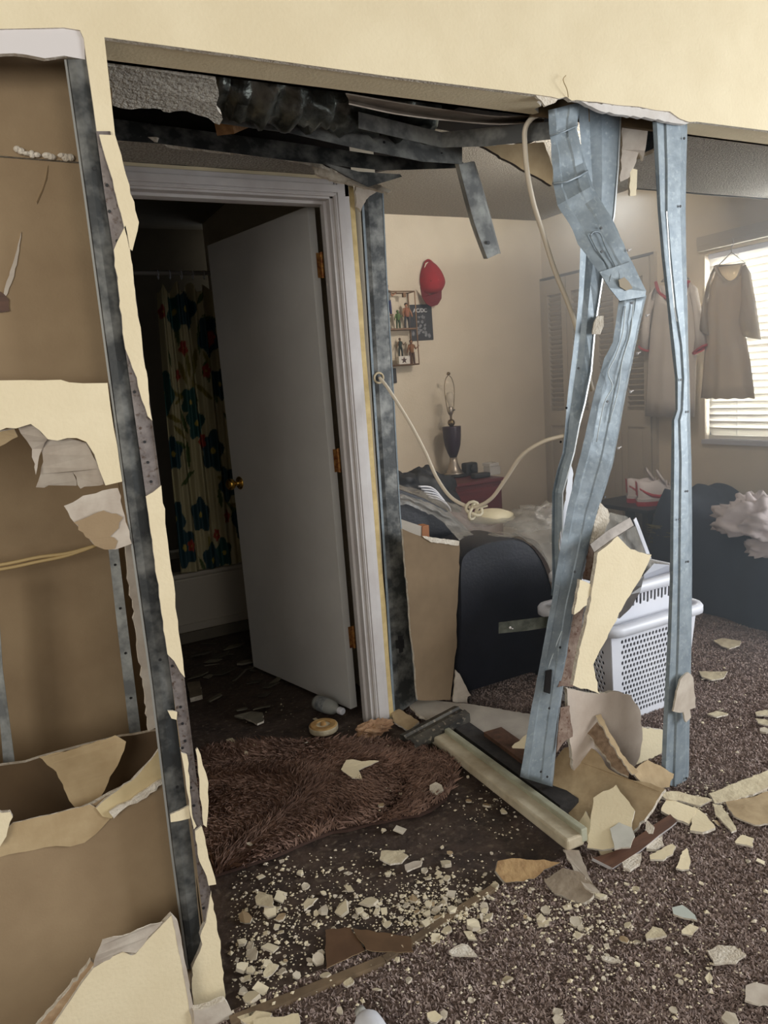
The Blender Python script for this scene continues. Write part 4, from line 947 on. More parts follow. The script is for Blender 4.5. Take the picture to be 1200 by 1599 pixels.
def lump(c, rx, ry, rz, seed, amp=.35, fq=9, n=(28, 18), flat=-.35):
    b = MB(); vs = []; fs = []
    for j in range(n[1] + 1):
        th = math.pi * j / n[1]
        for i in range(n[0]):
            ph = 2 * math.pi * i / n[0]; d_ = Vector((math.sin(th) * math.cos(ph), math.sin(th) * math.sin(ph), math.cos(th)))
            q = 1 + amp * noise.noise(d_ * fq * .25 + Vector((seed, 0, 0))) + amp * .5 * (abs(noise.noise(d_ * fq * .6 + Vector((0, seed, 0)))) - .2)
            v = Vector((d_.x * rx, d_.y * ry, max(d_.z, flat) * rz)) * q; vs.append(Vector(c) + v)
    for j in range(n[1]):
        for i in range(n[0]): fs.append((j * n[0] + i, j * n[0] + (i + 1) % n[0], (j + 1) * n[0] + (i + 1) % n[0], (j + 1) * n[0] + i))
    return b.add(vs, fs)


o = lump(Yp(845, 812, 2.85), .16, .14, .075, 3, .5, 14).build('crumpled_plastic', plast, smooth=True); tag(o, 'bunched clear plastic bag behind the chair arm', 'plastic bag')
b = MB(); c = Yp(768, 812, 3.0); b.lathe([(.11, 0), (.12, .012), (.11, .03), (.06, .05), (.01, .056)], c, 24); tag(b.build('upturned_bowl', M('cream_plastic', (206, 196, 166), None, rough=.5), smooth=True), 'cream upturned plastic bowl in front of the red nightstand', 'bowl')
c = Yp(853, 803, 2.95); tag(lump(c, .05, .05, .035, 9, .4).build('dark_fabric', M('plum_fabric', (62, 40, 66), None), smooth=True), 'small plum coloured cloth bundle by the leaning stud', 'cloth')
# striped bag and dark bag behind the chair
bagm = M('black_nylon', (30, 32, 36), None, rough=.55)
bg = thing('striped_bag', 'black bag with curved white stripes left of the lamp', 'bag', Yp(675, 800, 3.55))
R = []
for k, (x0, x1, yt) in enumerate(((642, 650, 760), (646, 700, 744), (660, 706, 752), (676, 716, 768), (700, 724, 792))): pass
c = Yp(668, 782, 3.62)
o = lump(c, .19, .14, .18, 4, .35, 8).build('body', bagm, bg, smooth=True)
for k in range(5):
    pts = [Yp(654 + 4 * k, 760 + 4 * k, 3.44), Yp(672 + 4 * k, 761 + 5 * k, 3.43), Yp(684 + 4 * k, 770 + 5 * k, 3.43), Yp(692 + 3 * k, 782 + 4 * k, 3.45)]
    MB().tube(smooth_path(pts, 4), .006, 6).build('stripe', whitepl, bg, smooth=True)
tag(lump(Yp(622, 762, 3.56), .13, .10, .09, 6, .3).build('dark_cushion', bagm, smooth=True), 'dark cushion top peeking out beside the casing stud', 'cushion')
# board leaning in the bedroom, box behind
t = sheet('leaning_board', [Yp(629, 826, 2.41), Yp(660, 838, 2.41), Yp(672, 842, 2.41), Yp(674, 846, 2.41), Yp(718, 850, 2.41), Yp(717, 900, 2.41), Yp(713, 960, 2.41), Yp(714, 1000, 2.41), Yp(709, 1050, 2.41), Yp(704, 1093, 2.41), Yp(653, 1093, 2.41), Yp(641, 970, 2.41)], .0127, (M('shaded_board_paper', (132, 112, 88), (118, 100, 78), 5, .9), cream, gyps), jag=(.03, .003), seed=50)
tag(t, 'tall brown paper faced board leaning upright beside the armchair', 'wall board')
sheet('white_edge', [Yp(660, 837, 2.405), Yp(674, 839, 2.405), Yp(718, 845, 2.405), Yp(717, 852, 2.405), Yp(674, 847, 2.405)], .006, (gyps, gyps, gyps), t, jag=(.01, .002), seed=51)
t = sheet('pale_board_scrap', [Yp(712, 1046, 2.40), Yp(718, 1052, 2.40), Yp(736, 1086, 2.38), Yp(731, 1088, 2.38), Yp(730, 1098, 2.38), Yp(708, 1096, 2.40)], .01, (greypaper, gyps, gyps), jag=(.012, .002), seed=52); tag(t, 'pale board scrap tucked at the foot of the leaning board', 'wall board')
t = thing('picture_canvas', 'thin white frame box with raw wood end behind the leaning board', 'frame', Yp(650, 835, 2.68))
MB().prism([Yp(x, y, 2.66) for x, y in ((624, 810), (660, 822), (660, 838), (624, 830))], (0, .05, 0)).build('panel', M('dusty_white', (184, 176, 164), None), t)
MB().prism([Yp(x, y, 2.655) for x, y in ((660, 822), (670, 820), (671, 838), (660, 838))], (0, .05, 0)).build('frame_end', M('orange_wood', (164, 108, 70), None), t)

# baskets
def basket(label, x0, x1, y0, y1, z0, z1, taper, slots):
    t = thing('laundry_basket', label, 'laundry basket', ((x0 + x1) / 2, (y0 + y1) / 2, z0))
    cx, cy = (x0 + x1) / 2, (y0 + y1) / 2
    def W(u, v, side):        # point of a side wall
        k = 1 - taper * (1 - v)
        X = (x0 - cx) * k, (x1 - cx) * k; Yy = (y0 - cy) * k, (y1 - cy) * k
        if side == 0: return Vector((cx + X[0] + u * (X[1] - X[0]), cy + Yy[0], z0 + v * (z1 - z0)))
        if side == 1: return Vector((cx + X[1], cy + Yy[0] + u * (Yy[1] - Yy[0]), z0 + v * (z1 - z0)))
        if side == 2: return Vector((cx + X[1] - u * (X[1] - X[0]), cy + Yy[1], z0 + v * (z1 - z0)))
        return Vector((cx + X[0], cy + Yy[1] - u * (Yy[1] - Yy[0]), z0 + v * (z1 - z0)))
    for side in range(4):
        b = MB(); m = .10
        if slots: nu_, nv_ = 16, 1; v0, v1 = .45, .86
        else: nu_, nv_ = (20 if side % 2 == 0 else 15), 15; v0, v1 = .06, .86
        def Q(a, c_): b.add([W(a[0], a[1], side), W(c_[0], a[1], side), W(c_[0], c_[1], side), W(a[0], c_[1], side)], [(0, 1, 2, 3)])
        Q((0, 0), (1, v0)); Q((0, v1), (1, 1)); Q((0, v0), (m, v1)); Q((1 - m, v0), (1, v1))
        for j in range(nv_):
            sft = .5 if (j % 2 and not slots) else 0
            va, vb = v0 + (v1 - v0) * j / nv_, v0 + (v1 - v0) * (j + 1) / nv_
            du = (1 - 2 * m) / nu_
            if sft: Q((m, va), (m + du / 2, vb)); Q((1 - m - du / 2, va), (1 - m, vb))
            for i in range(nu_ - (1 if sft else 0)):
                ua = m + du * (i + sft); uc, vc = ua + du / 2, (va + vb) / 2
                hu, hv = du * (.33 if not slots else .30), (vb - va) * (.36 if not slots else (.46 if i % 2 else .34))
                oc = [(ua, va), (ua + du, va), (ua + du, vb), (ua, vb)]
                kx = .85 if slots else .45; ih = [(uc - hu, vc - hv * kx), (uc - hu * .45, vc - hv), (uc + hu * .45, vc - hv), (uc + hu, vc - hv * kx), (uc + hu, vc + hv * kx), (uc + hu * .45, vc + hv), (uc - hu * .45, vc + hv), (uc - hu, vc + hv * kx)]
                b.add([W(*p, side) for p in oc + ih], [(0, 1, 6, 5), (0, 5, 4), (1, 2, 8, 7), (1, 7, 6), (2, 3, 10, 9), (2, 9, 8), (3, 0, 4, 11), (3, 11, 10)])
        b.build('side_wall', whitepl, t, solid=.004)
    MB().add([W(0, 0, 0), W(1, 0, 0), W(1, 0, 2), W(0, 0, 2)], [(0, 1, 2, 3)]).build('bottom', whitepl, t, solid=.004)
    b = MB(); e = .035; lp = [(x0, y0), (x1, y0), (x1, y1), (x0, y1)]
    def ring(o_, z): 
        pts = []
        for k, (sx, sy) in enumerate(((-1, -1), (1, -1), (1, 1), (-1, 1))):
            px, py = lp[k]; 
            for q in range(5):
                a = math.pi + k * math.pi / 2 + q * math.pi / 8
                pts.append(Vector((px - sx * .03 + (o_ + .03) * math.cos(a), py - sy * .03 + (o_ + .03) * math.sin(a), z)))
        return pts + pts[:1]
    b.loft([ring(-.004, z1 - .012), ring(-.003, z1 + .004), ring(e * .8, z1 + .004), ring(e, z1 - .006), ring(e, z1 - .03)]); b.build('rim', whitepl, t, smooth=True, solid=.003)
    return t


basket('white perforated laundry basket with round holes behind the right stud', 1.875, 2.33, 1.90, 2.27, 0.0, .40, .16, False)
basket('inner white slotted basket nested in the perforated one', 1.915, 2.30, 1.93, 2.24, .37, .535, .04, True)
lb = lump((2.1, 2.085, .50), .15, .12, .07, 12, .4)
lb.box((1.945, 1.955, .01), (2.26, 2.215, .36))
tag(lb.build('dark_laundry', M('grey_laundry', (60, 62, 68), (44, 46, 52), 12, .9)), 'dark grey laundry piled in the baskets', 'laundry')
# plastic bag, strip and hanger sticking out above the baskets
rails = [[Yp(x, y, Y) for x, y, Y in l] for l in (
    [(952, 800, 2.05), (985, 812, 2.05), (1012, 858, 2.05), (1032, 896, 2.05)], [(945, 815, 2.0), (978, 830, 2.0), (1000, 865, 2.0), (1022, 900, 2.0)], [(940, 840, 1.98), (968, 850, 1.98), (985, 880, 1.98), (1000, 905, 1.98)])]
o = MB().loft([[p + Vector((0, .02 * noise.noise(p * 25), .012 * noise.noise(p * 30))) for p in r_] for r_ in dense(rails, 6)]).build('plastic_bag', plast, smooth=True); tag(o, 'torn clear plastic bag above the laundry baskets', 'plastic bag')
t = sheet('white_strip', [Yp(990, 812, 1.95), Yp(994, 808, 1.95), Yp(1001, 826, 1.95), Yp(1018, 872, 1.96), Yp(1011, 868, 1.96)], .004, (whitepl, whitepl, whitepl), jag=None); tag(t, 'narrow white strip sticking up from the laundry baskets', 'strip')
t = sheet('grey_plastic_flap', [Yp(1006, 898, 1.93), Yp(1022, 880, 1.95), Yp(1046, 882, 1.95), Yp(1046, 906, 1.95), Yp(1008, 918, 1.93)], .003, (M('grey_plastic', (150, 152, 162), None, rough=.4), whitepl, whitepl), jag=None); tag(t, 'grey plastic flap standing in the inner basket', 'plastic')
t = sheet('dark_plastic_loop', [Yp(1006, 900, 1.87), Yp(1000, 925, 1.86), Yp(985, 950, 1.86), Yp(968, 966, 1.86), Yp(966, 955, 1.86), Yp(980, 936, 1.86), Yp(992, 915, 1.86)], .01, (M('smoky_plastic', (92, 88, 84), (70, 68, 66), 20, .3), whitepl, whitepl), jag=(.02, .002), seed=60); tag(t, 'smoky plastic loop hanging over the inner basket front', 'plastic')

# shoes on a small black table
tbm = M('black_lacquer', (34, 34, 38), None, rough=.4)
TZ = .47
T0 = Zp(978, 789, TZ); T1 = Zp(1050, 786, TZ)
tb_ = thing('side_table', 'small black side table carrying the red and white shoes', 'table', (3.55, 3.4, 0))
MB().box((3.40, 3.12, TZ - .025), (3.775, 3.62, TZ)).build('tabletop', tbm, tb_, bevel=.004)
for x, y in ((3.43, 3.15), (3.43, 3.59), (3.745, 3.15), (3.745, 3.59)): MB().box((x - .022, y - .022, 0), (x + .022, y + .022, TZ - .025)).build('leg', tbm, tb_)
shw_ = M('shoe_white', (216, 208, 206), None, rough=.55); shr = M('shoe_red', (184, 40, 54), None, rough=.55)


def shoe(label, loc, ang):
    t = thing('sneaker', label, 'shoe', loc, 'pair of sneakers on the black table'); t.rotation_euler.z = ang; t.scale = (1, 1, 1.28)
    prof = lambda s: (.5 * .095 * (1 - .25 * math.exp(-((s - .45) / .16) ** 2)) * min(1, math.sqrt(max(0, 1 - ((s - .86) / .15) ** 2)) if s > .86 else 1) * min(1, (.55 + s / .10 * .45) if s < .10 else 1))
    st_ = [0, .03, .08, .15, .25, .35, .45, .55, .65, .75, .85, .92, .97, 1.0]
    hgt = [.115, .12, .122, .118, .112, .118, .122, .11, .09, .075, .065, .058, .050, .038]
    R = []
    for s, h in zip(st_, hgt):
        w_ = max(prof(s), .008); x = s * .29 - .145; ring = []
        for k in range(13):
            a = math.pi * k / 12; cc, ss = math.cos(a), math.sin(a)
            pin = (1 - .45 * ss) if s > .2 and s < .62 else (1 - .25 * ss)
            ring.append(Vector((x, w_ * cc * pin, .03 + (h - .03) * ss ** .7)))
        R.append(ring)
    ORG[t.name] = Vector((0, 0, 0))
    MB().loft(R).build('upper', shw_, t, smooth=True)
    so = [Vector((s * .30 - .15, prof(s) + .006, 0)) for s in st_] + [Vector((s * .30 - .15, -prof(s) - .006, 0)) for s in reversed(st_)]
    MB().prism(so, (0, 0, .022)).build('sole', shr, t); MB().prism([p + Vector((0, 0, .022)) for p in so], (0, 0, .014)).build('midsole', shw_, t)
    for sd in (-1, 1):
        def sp(x, z): s = (x + .145) / .29; h = np.interp(s, st_, hgt); q = min(1, max(0, (z - .03) / (h - .03))) ** (1 / .7); a = math.asin(q); pin = (1 - .45 * q) if .2 < s < .62 else (1 - .25 * q); return Vector((x, sd * (prof(s) * math.cos(a) * pin + .0025), z))
        up = [(-.135, .088), (-.10, .072), (-.06, .058), (-.02, .052), (.02, .058), (.05, .075), (.052, .082)]; lw = [(-.135, .080), (-.10, .060), (-.06, .042), (-.02, .034), (.025, .038), (.058, .062), (.056, .080)]
        MB().loft([[sp(*p) for p in up], [sp(*p) for p in lw]]).build('curved_side_stripe', shr, t, solid=.002, smooth=True)
    MB().prism([(-.147, -.022, .05), (-.147, .022, .05), (-.150, .020, .118), (-.150, -.020, .118)], (-.004, 0, 0)).build('heel_tab', shr, t)
    MB().loft([[Vector((.02, -.025, .10)), Vector((-.01, -.028, .135)), Vector((-.03, -.026, .165))], [Vector((.025, 0, .108)), Vector((-.005, 0, .142)), Vector((-.028, 0, .17))], [Vector((.02, .025, .10)), Vector((-.01, .028, .135)), Vector((-.03, .026, .165))]]).build('tongue', shw_, t, smooth=True, solid=.008)
    for k in range(4): MB().tube([(.025 + .016 * k, -.03, .088 - .004 * k), (.03 + .016 * k, 0, .118 - .010 * k), (.025 + .016 * k, .03, .088 - .004 * k)], .003, 5).build('lace', shw_, t)
    return t


shoe('red and white sneaker nearer the viewer on the black table', (3.61, 3.20, TZ), math.radians(-38))
shoe('red and white sneaker farther back on the black table', (3.66, 3.33, TZ), math.radians(-40))
# heap of dark clothes / couch on the right
heapm = M('hazed_dark_cloth', (48, 57, 72), (38, 45, 58), 6, .9, bump=.3, bscale=12)  # dark cloth colour lifted bluish to imitate the window haze
R = []; nx, ny = 26, 40
for i in range(nx + 1):
    u = i / nx; row = []
    for j in range(ny + 1):
        v = j / ny; x = 3.22 + .56 * u; y = 1.75 + 1.36 * v
        prof_ = min(1, (u / .22) ** .5) if u < .22 else 1; pv = min(1, ((1 - v) / .12) ** .5) if v > .88 else 1
        top_ = .50 + .10 * math.exp(-((y - 2.95) / .2) ** 2) - .02 * (2.6 - y)
        row.append(Vector((x - .05 * noise.noise(Vector((y * 5, u * 4, 0))) * (1 - u), y, max(0.0, top_ * prof_ * pv + .035 * noise.noise(Vector((x * 8, y * 6, 2))) * prof_))))
    R.append(row)
tag(MB().loft(R).build('dark_clothes_heap', heapm, smooth=True), 'big dark blue heap of clothes along the right wall', 'clothes')
o = lump(Zp(1185, 818, .52), .13, .2, .13, 21, .55, 16, (48, 30)).build('crumpled_white_cloth', M('white_linen', (206, 196, 196), None, rough=.9), smooth=True); tag(o, 'crumpled white cloth lying on the dark clothes heap', 'cloth')
o = lump(Zp(1196, 858, .40), .07, .09, .07, 23, .5, 14, (32, 20)).build('crumpled_white_cloth', M('white_linen', (206, 196, 196), None, rough=.9), smooth=True); tag(o, 'smaller white cloth end slipping down the heap front', 'cloth')
b = MB(); r = random.Random(4); 
for k in range(46):
    p = Xp(r.uniform(1008, 1044), r.uniform(815, 890), 3.26 + r.uniform(-.02, .02)); b.beam(p, p + Vector((.01, -.06 - .05 * r.random(), .015 * r.uniform(-1, 1))), .003, .006)
o = b.build('straw_tuft', M('dry_straw', (120, 112, 70), (92, 86, 56), 30, .9)); tag(o, 'dry yellow straw tuft between table leg and dark heap', 'straw'); o['kind'] = 'stuff'

# cables
wirem = M('cream_cable', (230, 218, 198), None, rough=.45)
b = MB(); b.tube(smooth_path([Yp(593, 590, 2.47), Yp(606, 606, 2.42), Yp(640, 660, 2.3), Yp(664, 705, 2.22), Yp(682, 745, 2.15), Yp(703, 775, 2.08), Yp(728, 790, 2.02), Yp(745, 791, 1.98), Yp(768, 778, 1.92), Yp(790, 748, 1.85), Yp(815, 712, 1.77), Yp(848, 690, 1.70), Yp(882, 680, 1.65)], 8), .0062, 10)
t = b.build('loose_cable', wirem, smooth=True); tag(t, 'cream cable hanging in a deep loop with a knot', 'cable')
K = Yp(737, 794, 2.0); kn = []
for i in range(60):
    a = i / 60 * 2 * math.pi; rr = .022 + .010 * math.cos(3 * a * 2); kn.append(K + Vector((rr * math.cos(a * 4), -.012 + .010 * math.sin(a * 6), rr * math.sin(a * 4) - .004)))
MB().tube(kn, .0052, 8).build('knot', M('pale_knot_cable', (226, 216, 190), None, rough=.5), t, smooth=True)
MB().tube([K + Vector((.02, -.01, .0)), K + Vector((.05, -.02, .004))], .004, 6).build('cable_end', M('pale_knot_cable', (226, 216, 190), None, rough=.5), t)
b = MB(); b.tube(smooth_path([Yp(851, 176, 1.62), Yp(832, 184, 1.63), Yp(821, 200, 1.64), Yp(820, 225, 1.65), Yp(824, 270, 1.66), Yp(833, 315, 1.67), Yp(847, 360, 1.68), Yp(866, 420, 1.69), Yp(888, 475, 1.70), Yp(903, 520, 1.70), Yp(912, 560, 1.70), Yp(926, 610, 1.70)], 8), .0068, 10)
tag(b.build('hanging_cable', wirem, smooth=True), 'pale cable hanging from the header behind the bent stud', 'cable')
b = MB().tube(smooth_path([Yp(884, 118, WF - .01), Yp(880, 125, WF - .015), Yp(886, 140, WF - .012), Yp(888, 152, WF - .004)], 4), .0012, 5); tag(b.build('loose_wire', M('tan_wire', (170, 150, 112), None)), 'thin curled wire at the header edge over the bent stud', 'wire')

# ================================================================== RUBBLE AND FLOOR
stepg = M('dusty_plaster', (214, 202, 172), (188, 174, 146), 30, .9, bump=.3, bscale=90)
tanp = M('tan_plaster_paper', (186, 164, 130), (160, 138, 106), 14, .9, bump=.15)
pinkp = M('pinkish_face_paper', (200, 186, 172), (184, 168, 154), 8, .88, bump=.08)


def piece(name, label, pts, thick, mats, jag=(.015, .003), seed=1, cat='wall board', crumple=0):
    """pts: (x, y, Y) or (x, y, None, z) sight points"""
    P = [Yp(p[0], p[1], p[2]) if len(p) == 3 else Zp(p[0], p[1], p[3]) for p in pts]
    P = [Vector((p.x, p.y, max(p.z, .003))) for p in P]
    o = sheet(name, P, thick, mats, None, jag, seed, crumple=crumple * .3, flatten=.9)
    if label: tag(o, label, cat)
    return o


def flat(l, z): return [(x, y, None, z) for x, y in l]
def at(l, Y): return [(x, y, Y) for x, y in l]


piece('standing_board_piece', 'big cream board shard standing upright against the bent stud', at([(934, 863), (965, 837), (986, 858), (1018, 866), (1007, 891), (976, 943), (955, 982), (927, 1038), (930, 1052), (936, 1083), (895, 1070), (901, 1041), (908, 1005), (920, 954)], 1.50), .0127, (cream, paper, gyps), seed=70)
piece('board_chip', 'small cream board chip left of the big upright shard', at([(906, 905), (923, 912), (917, 945), (897, 960)], 1.505), .01, PM, seed=71)
piece('torn_plaster_edge', 'white torn plaster strip on top of the upright shard beside the bent stud', at([(938, 785), (950, 795), (953, 812), (945, 830), (940, 850), (926, 852), (928, 820)], 1.54), .012, (gyps, gyps, gyps), jag=(.008, .004), seed=72, cat='plaster', crumple=.01)
o = MB().loft([rail([(922, 850, 1.50), (950, 828, 1.50), (984, 808, 1.50)]), rail([(928, 862, 1.495), (955, 842, 1.495), (990, 820, 1.495)]), rail([(928, 864, 1.52), (955, 844, 1.52), (990, 822, 1.52)])]).build('steel_offcut', M('stained_steel', (142, 134, 126), (116, 108, 100), 30, .5, .4), solid=.0016); tag(o, 'short stained steel offcut lying across the top of the upright shard', 'steel')
piece('standing_board_piece', 'large pinkish grey board standing behind the rubble heap', at([(886, 1075), (934, 1084), (960, 1080), (986, 1086), (1000, 1108), (1004, 1150), (1000, 1180), (993, 1196), (960, 1215), (900, 1230), (890, 1150)], 1.66), .0127, (pinkp, paper, gyps), seed=73)
piece('standing_board_piece', 'cream board corner between basket and right stud foot', at([(1003, 1136), (1036, 1140), (1034, 1200), (1010, 1210), (990, 1196)], 1.68), .0127, PM, seed=74)
piece('bent_board_sheet', 'wide tan board sheet slumped over the rubble heap', [(860, 1229, None, .03), (868, 1200, None, .06), (882, 1168, None, .12), (907, 1149, None, .17), (920, 1158, None, .17), (934, 1170, None, .16), (948, 1194, None, .13), (980, 1214, None, .11), (1013, 1230, None, .08), (1048, 1253, None, .04), (1018, 1280, None, .03), (987, 1297, None, .03), (940, 1300, None, .03), (903, 1289, None, .02)], .0127, (tanp, paper, gyps), seed=75, crumple=.012)
piece('broken_board_rib', 'dark broken board layers rising from the tan sheet', [(909, 1134, None, .21), (920, 1120, None, .23), (934, 1112, None, .24), (948, 1138, None, .21), (966, 1172, None, .16), (985, 1200, None, .12), (982, 1214, None, .10), (960, 1200, None, .12), (934, 1165, None, .17)], .02, (M('brown_torn_core', (150, 126, 102), (112, 90, 70), 40, .95, bump=.5), paper, gyps), jag=(.01, .004), seed=76)
piece('board_layer', 'narrow pale board layer along the dark broken rib', [(930, 1118, None, .245), (938, 1116, None, .245), (952, 1142, None, .21), (975, 1178, None, .16), (996, 1206, None, .11), (988, 1210, None, .11), (966, 1176, None, .165)], .006, (tanp, paper, gyps), jag=(.01, .003), seed=77)
piece('star_shaped_shard', 'cream star shaped shard lying on the tan sheet', [(962, 1221, None, .14), (976, 1244, None, .11), (992, 1266, None, .09), (990, 1280, None, .07), (987, 1296, None, .06), (983, 1320, None, .045), (940, 1325, None, .035), (917, 1323, None, .03), (923, 1283, None, .06), (927, 1246, None, .10)], .008, PM, seed=78)
piece('grey_shard', 'rounded grey shard resting on the cream star shaped one', [(967, 1283, None, .075), (987, 1293, None, .065), (992, 1305, None, .06), (985, 1322, None, .05), (960, 1326, None, .045), (953, 1294, None, .065)], .006, (M('grey_plaster', (196, 194, 184), (178, 176, 166), 12, .9), gyps, gyps), seed=79)
piece('cream_sliver', 'small cream sliver left of the star shaped shard', [(915, 1266, None, .07), (923, 1286, None, .06), (918, 1316, None, .035), (905, 1283, None, .05)], .006, PM, seed=80)
piece('cream_sliver', 'thin cream sliver in front of the star shaped shard', flat([(935, 1325), (950, 1322), (962, 1333), (945, 1337), (938, 1334)], .012), .008, PM, seed=81)
piece('tan_shard', 'tan folded shard at the foot of the right stud', [(987, 1206, None, .10), (1013, 1186, None, .12), (1032, 1195, None, .10), (1052, 1209, None, .07), (1046, 1229, None, .05), (1013, 1234, None, .06)], .008, (tanp, paper, gyps), seed=82)
piece('long_cream_shard', 'long cream shard with crumbled edge under the right stud', [(1026, 1236, None, .05), (1060, 1236, None, .045), (1113, 1248, None, .03), (1095, 1258, None, .02), (1060, 1250, None, .03), (1040, 1246, None, .04)], .012, (stepg, gyps, gyps), seed=83)
piece('triangular_shard', 'cream triangular shard below the right stud foot', [(1043, 1244, None, .035), (1087, 1263, None, .02), (1082, 1280, None, .015), (1077, 1286, None, .014), (1050, 1276, None, .018), (1033, 1266, None, .025)], .008, PM, seed=84)
piece('triangular_shard', 'second cream triangle right of the first one', flat([(1084, 1259), (1100, 1270), (1118, 1292), (1098, 1299), (1078, 1296)], .016), .008, PM, seed=85)
piece('long_board_strip', 'long pale board strip on the carpet reaching the right picture edge', [(1107, 1240, None, .02), (1150, 1222, None, .035), (1215, 1196, None, .05), (1215, 1222, None, .03), (1165, 1244, None, .02), (1117, 1254, None, .015)], .01, (stepg, paper, gyps), seed=86)
piece('tan_paper_sheet', 'tan crumpled paper sheet at the right picture edge', flat([(1133, 1250), (1170, 1245), (1215, 1232), (1215, 1284), (1180, 1288), (1150, 1276), (1138, 1262)], .015), .005, (tanp, paper, gyps), seed=87, cat='torn paper', crumple=.012)
piece('curled_paper', 'narrow curled paper running down from the long board strip', flat([(1113, 1255), (1128, 1258), (1140, 1276), (1151, 1296), (1143, 1299), (1130, 1284), (1118, 1272)], .016), .005, (stepg, paper, gyps), seed=88, cat='torn paper', crumple=.008)
piece('laminate_panel', 'dark brown laminate panel corner under the rubble heap', [(925, 1342, None, .02), (960, 1328, None, .03), (1047, 1272, None, .04), (1058, 1283, None, .03), (1000, 1328, None, .018), (958, 1354, None, .014)], .012, (woodd, white, white), jag=(.04, .001), seed=89, cat='wood panel')
piece('white_chip', 'white plaster chip along the laminate panel front, upper one', flat([(1008, 1312), (1032, 1298), (1037, 1318), (1024, 1326), (1010, 1325)], .012), .008, (gyps, gyps, gyps), seed=90, cat='plaster')
piece('white_chip', 'white plaster chip along the laminate panel front, lower one', flat([(972, 1346), (985, 1334), (1002, 1332), (1000, 1348), (985, 1358), (974, 1354)], .012), .008, (gyps, gyps, gyps), seed=91, cat='plaster')
piece('white_chip', 'pointed white chip standing on the tan sheet edge', [(1010, 1280, None, .05), (1022, 1290, None, .045), (1020, 1302, None, .03), (1008, 1302, None, .03)], .01, (gyps, gyps, gyps), seed=92, cat='plaster')
piece('peeled_plaster_strip', 'pale curved plaster strip in front of the white plank end', [(880, 1329, None, .03), (905, 1328, None, .04), (915, 1348, None, .05), (926, 1378, None, .04), (938, 1399, None, .02), (925, 1398, None, .02), (912, 1380, None, .04), (895, 1352, None, .045)], .006, (greypaper, gyps, gyps), seed=93, cat='plaster')
piece('grey_plaster_slab', 'grey flaked plaster slab on the carpet before the plank', [(850, 1374, None, .02), (880, 1355, None, .04), (905, 1362, None, .04), (924, 1378, None, .04), (928, 1399, None, .02), (912, 1410, None, .012), (890, 1404, None, .012), (866, 1394, None, .012)], .012, (M('flaked_grey', (170, 156, 138), (142, 128, 112), 22, .95, bump=.4), gyps, gyps), seed=94, cat='plaster')
piece('ochre_chunk', 'ochre broken board chunk left of the grey slab', [(778, 1344, None, .05), (800, 1340, None, .05), (850, 1342, None, .04), (876, 1347, None, .03), (850, 1358, None, .02), (835, 1372, None, .012), (790, 1378, None, .012), (774, 1360, None, .03)], .02, (M('ochre_board', (176, 146, 104), (138, 108, 74), 24, .95, bump=.5), gyps, gyps), seed=95)
piece('cream_scrap', 'cream scrap peeking out left of the bent stud base', [(800, 1168, None, .06), (822, 1146, None, .10), (838, 1130, None, .12), (836, 1180, None, .05), (820, 1200, None, .03)], .006, PM, seed=96)
# white plank, grey board, dark timbers, channel
pk = thing('fallen_plank', 'long white painted plank lying from door stud to rubble heap', 'plank', Zp(790, 1240, 0))
b = MB()
a0, a1 = Zp(684, 1150, .03), Zp(900, 1316, .05)
b.beam(a0, a1, .06, .035, mi=0); b.build('plank', M('dirty_white_paint', (206, 196, 172), (176, 162, 136), 10, .7, bump=.2), pk, bevel=.006)
n_ = Vector((a1.y - a0.y, -(a1.x - a0.x), 0)).normalized()
MB().beam(a0 + n_ * -.03 + Vector((0, 0, .012)), a1 + n_ * -.03 + Vector((0, 0, .012)), .022, .04).build('raised_edge', M('grey_green_paint', (176, 176, 154), (150, 148, 128), 12, .8), pk, bevel=.003)
piece('grey_board', 'flat grey white board lying behind the steel channel', [(640, 1102, None, .04), (655, 1090, None, .05), (740, 1100, None, .05), (838, 1117, None, .05), (825, 1158, None, .035), (790, 1156, None, .035), (700, 1130, None, .035), (655, 1118, None, .035)], .0127, (M('dusty_grey_board', (178, 170, 158), (160, 152, 142), 8, .9), paper, gyps), seed=97)
piece('brown_scrap', 'brown board scrap at the foot of the door casing', [(609, 1100, None, .05), (630, 1110, None, .04), (655, 1128, None, .02), (640, 1140, None, .012), (615, 1128, None, .015)], .01, (tanp, gyps, gyps), seed=98)
b = MB().beam(Zp(712, 1132, .03), Zp(890, 1262, .03), .07, .04); tag(b.build('charred_timber', M('charred_wood', (58, 54, 52), (36, 34, 34), 14, .9, bump=.3)), 'dark charred timber behind the white plank', 'timber')
b = MB().beam(Zp(770, 1145, .05), Zp(868, 1216, .05), .075, .03); tag(b.build('brown_timber', M('brown_timber_wood', (98, 68, 50), (70, 48, 36), 10, .8, stretch=(3, 3, 3))), 'brown timber next to the charred one', 'timber')
sc = thing('fallen_channel', 'grimy steel channel lying across the plank end', 'channel', Zp(680, 1140, .05))
e0, e1 = Zp(636, 1156, .05), Zp(722, 1110, .08)
dd = (e1 - e0).normalized(); sd_ = dd.cross(Vector((0, 0, 1))).normalized(); up_ = sd_.cross(dd)
L = [[e0 + sd_ * a + up_ * c_, e1 + sd_ * a + up_ * c_] for a, c_ in ((.042, -.03), (.045, .005), (.018, .012), (.012, .004), (-.012, .004), (-.018, .012), (-.045, .005), (-.042, -.03))]
MB().loft(L).build('web', M('grimy_steel', (92, 88, 80), (54, 52, 50), 16, .55, .4, c=(150, 140, 124)), sc, solid=.0016)

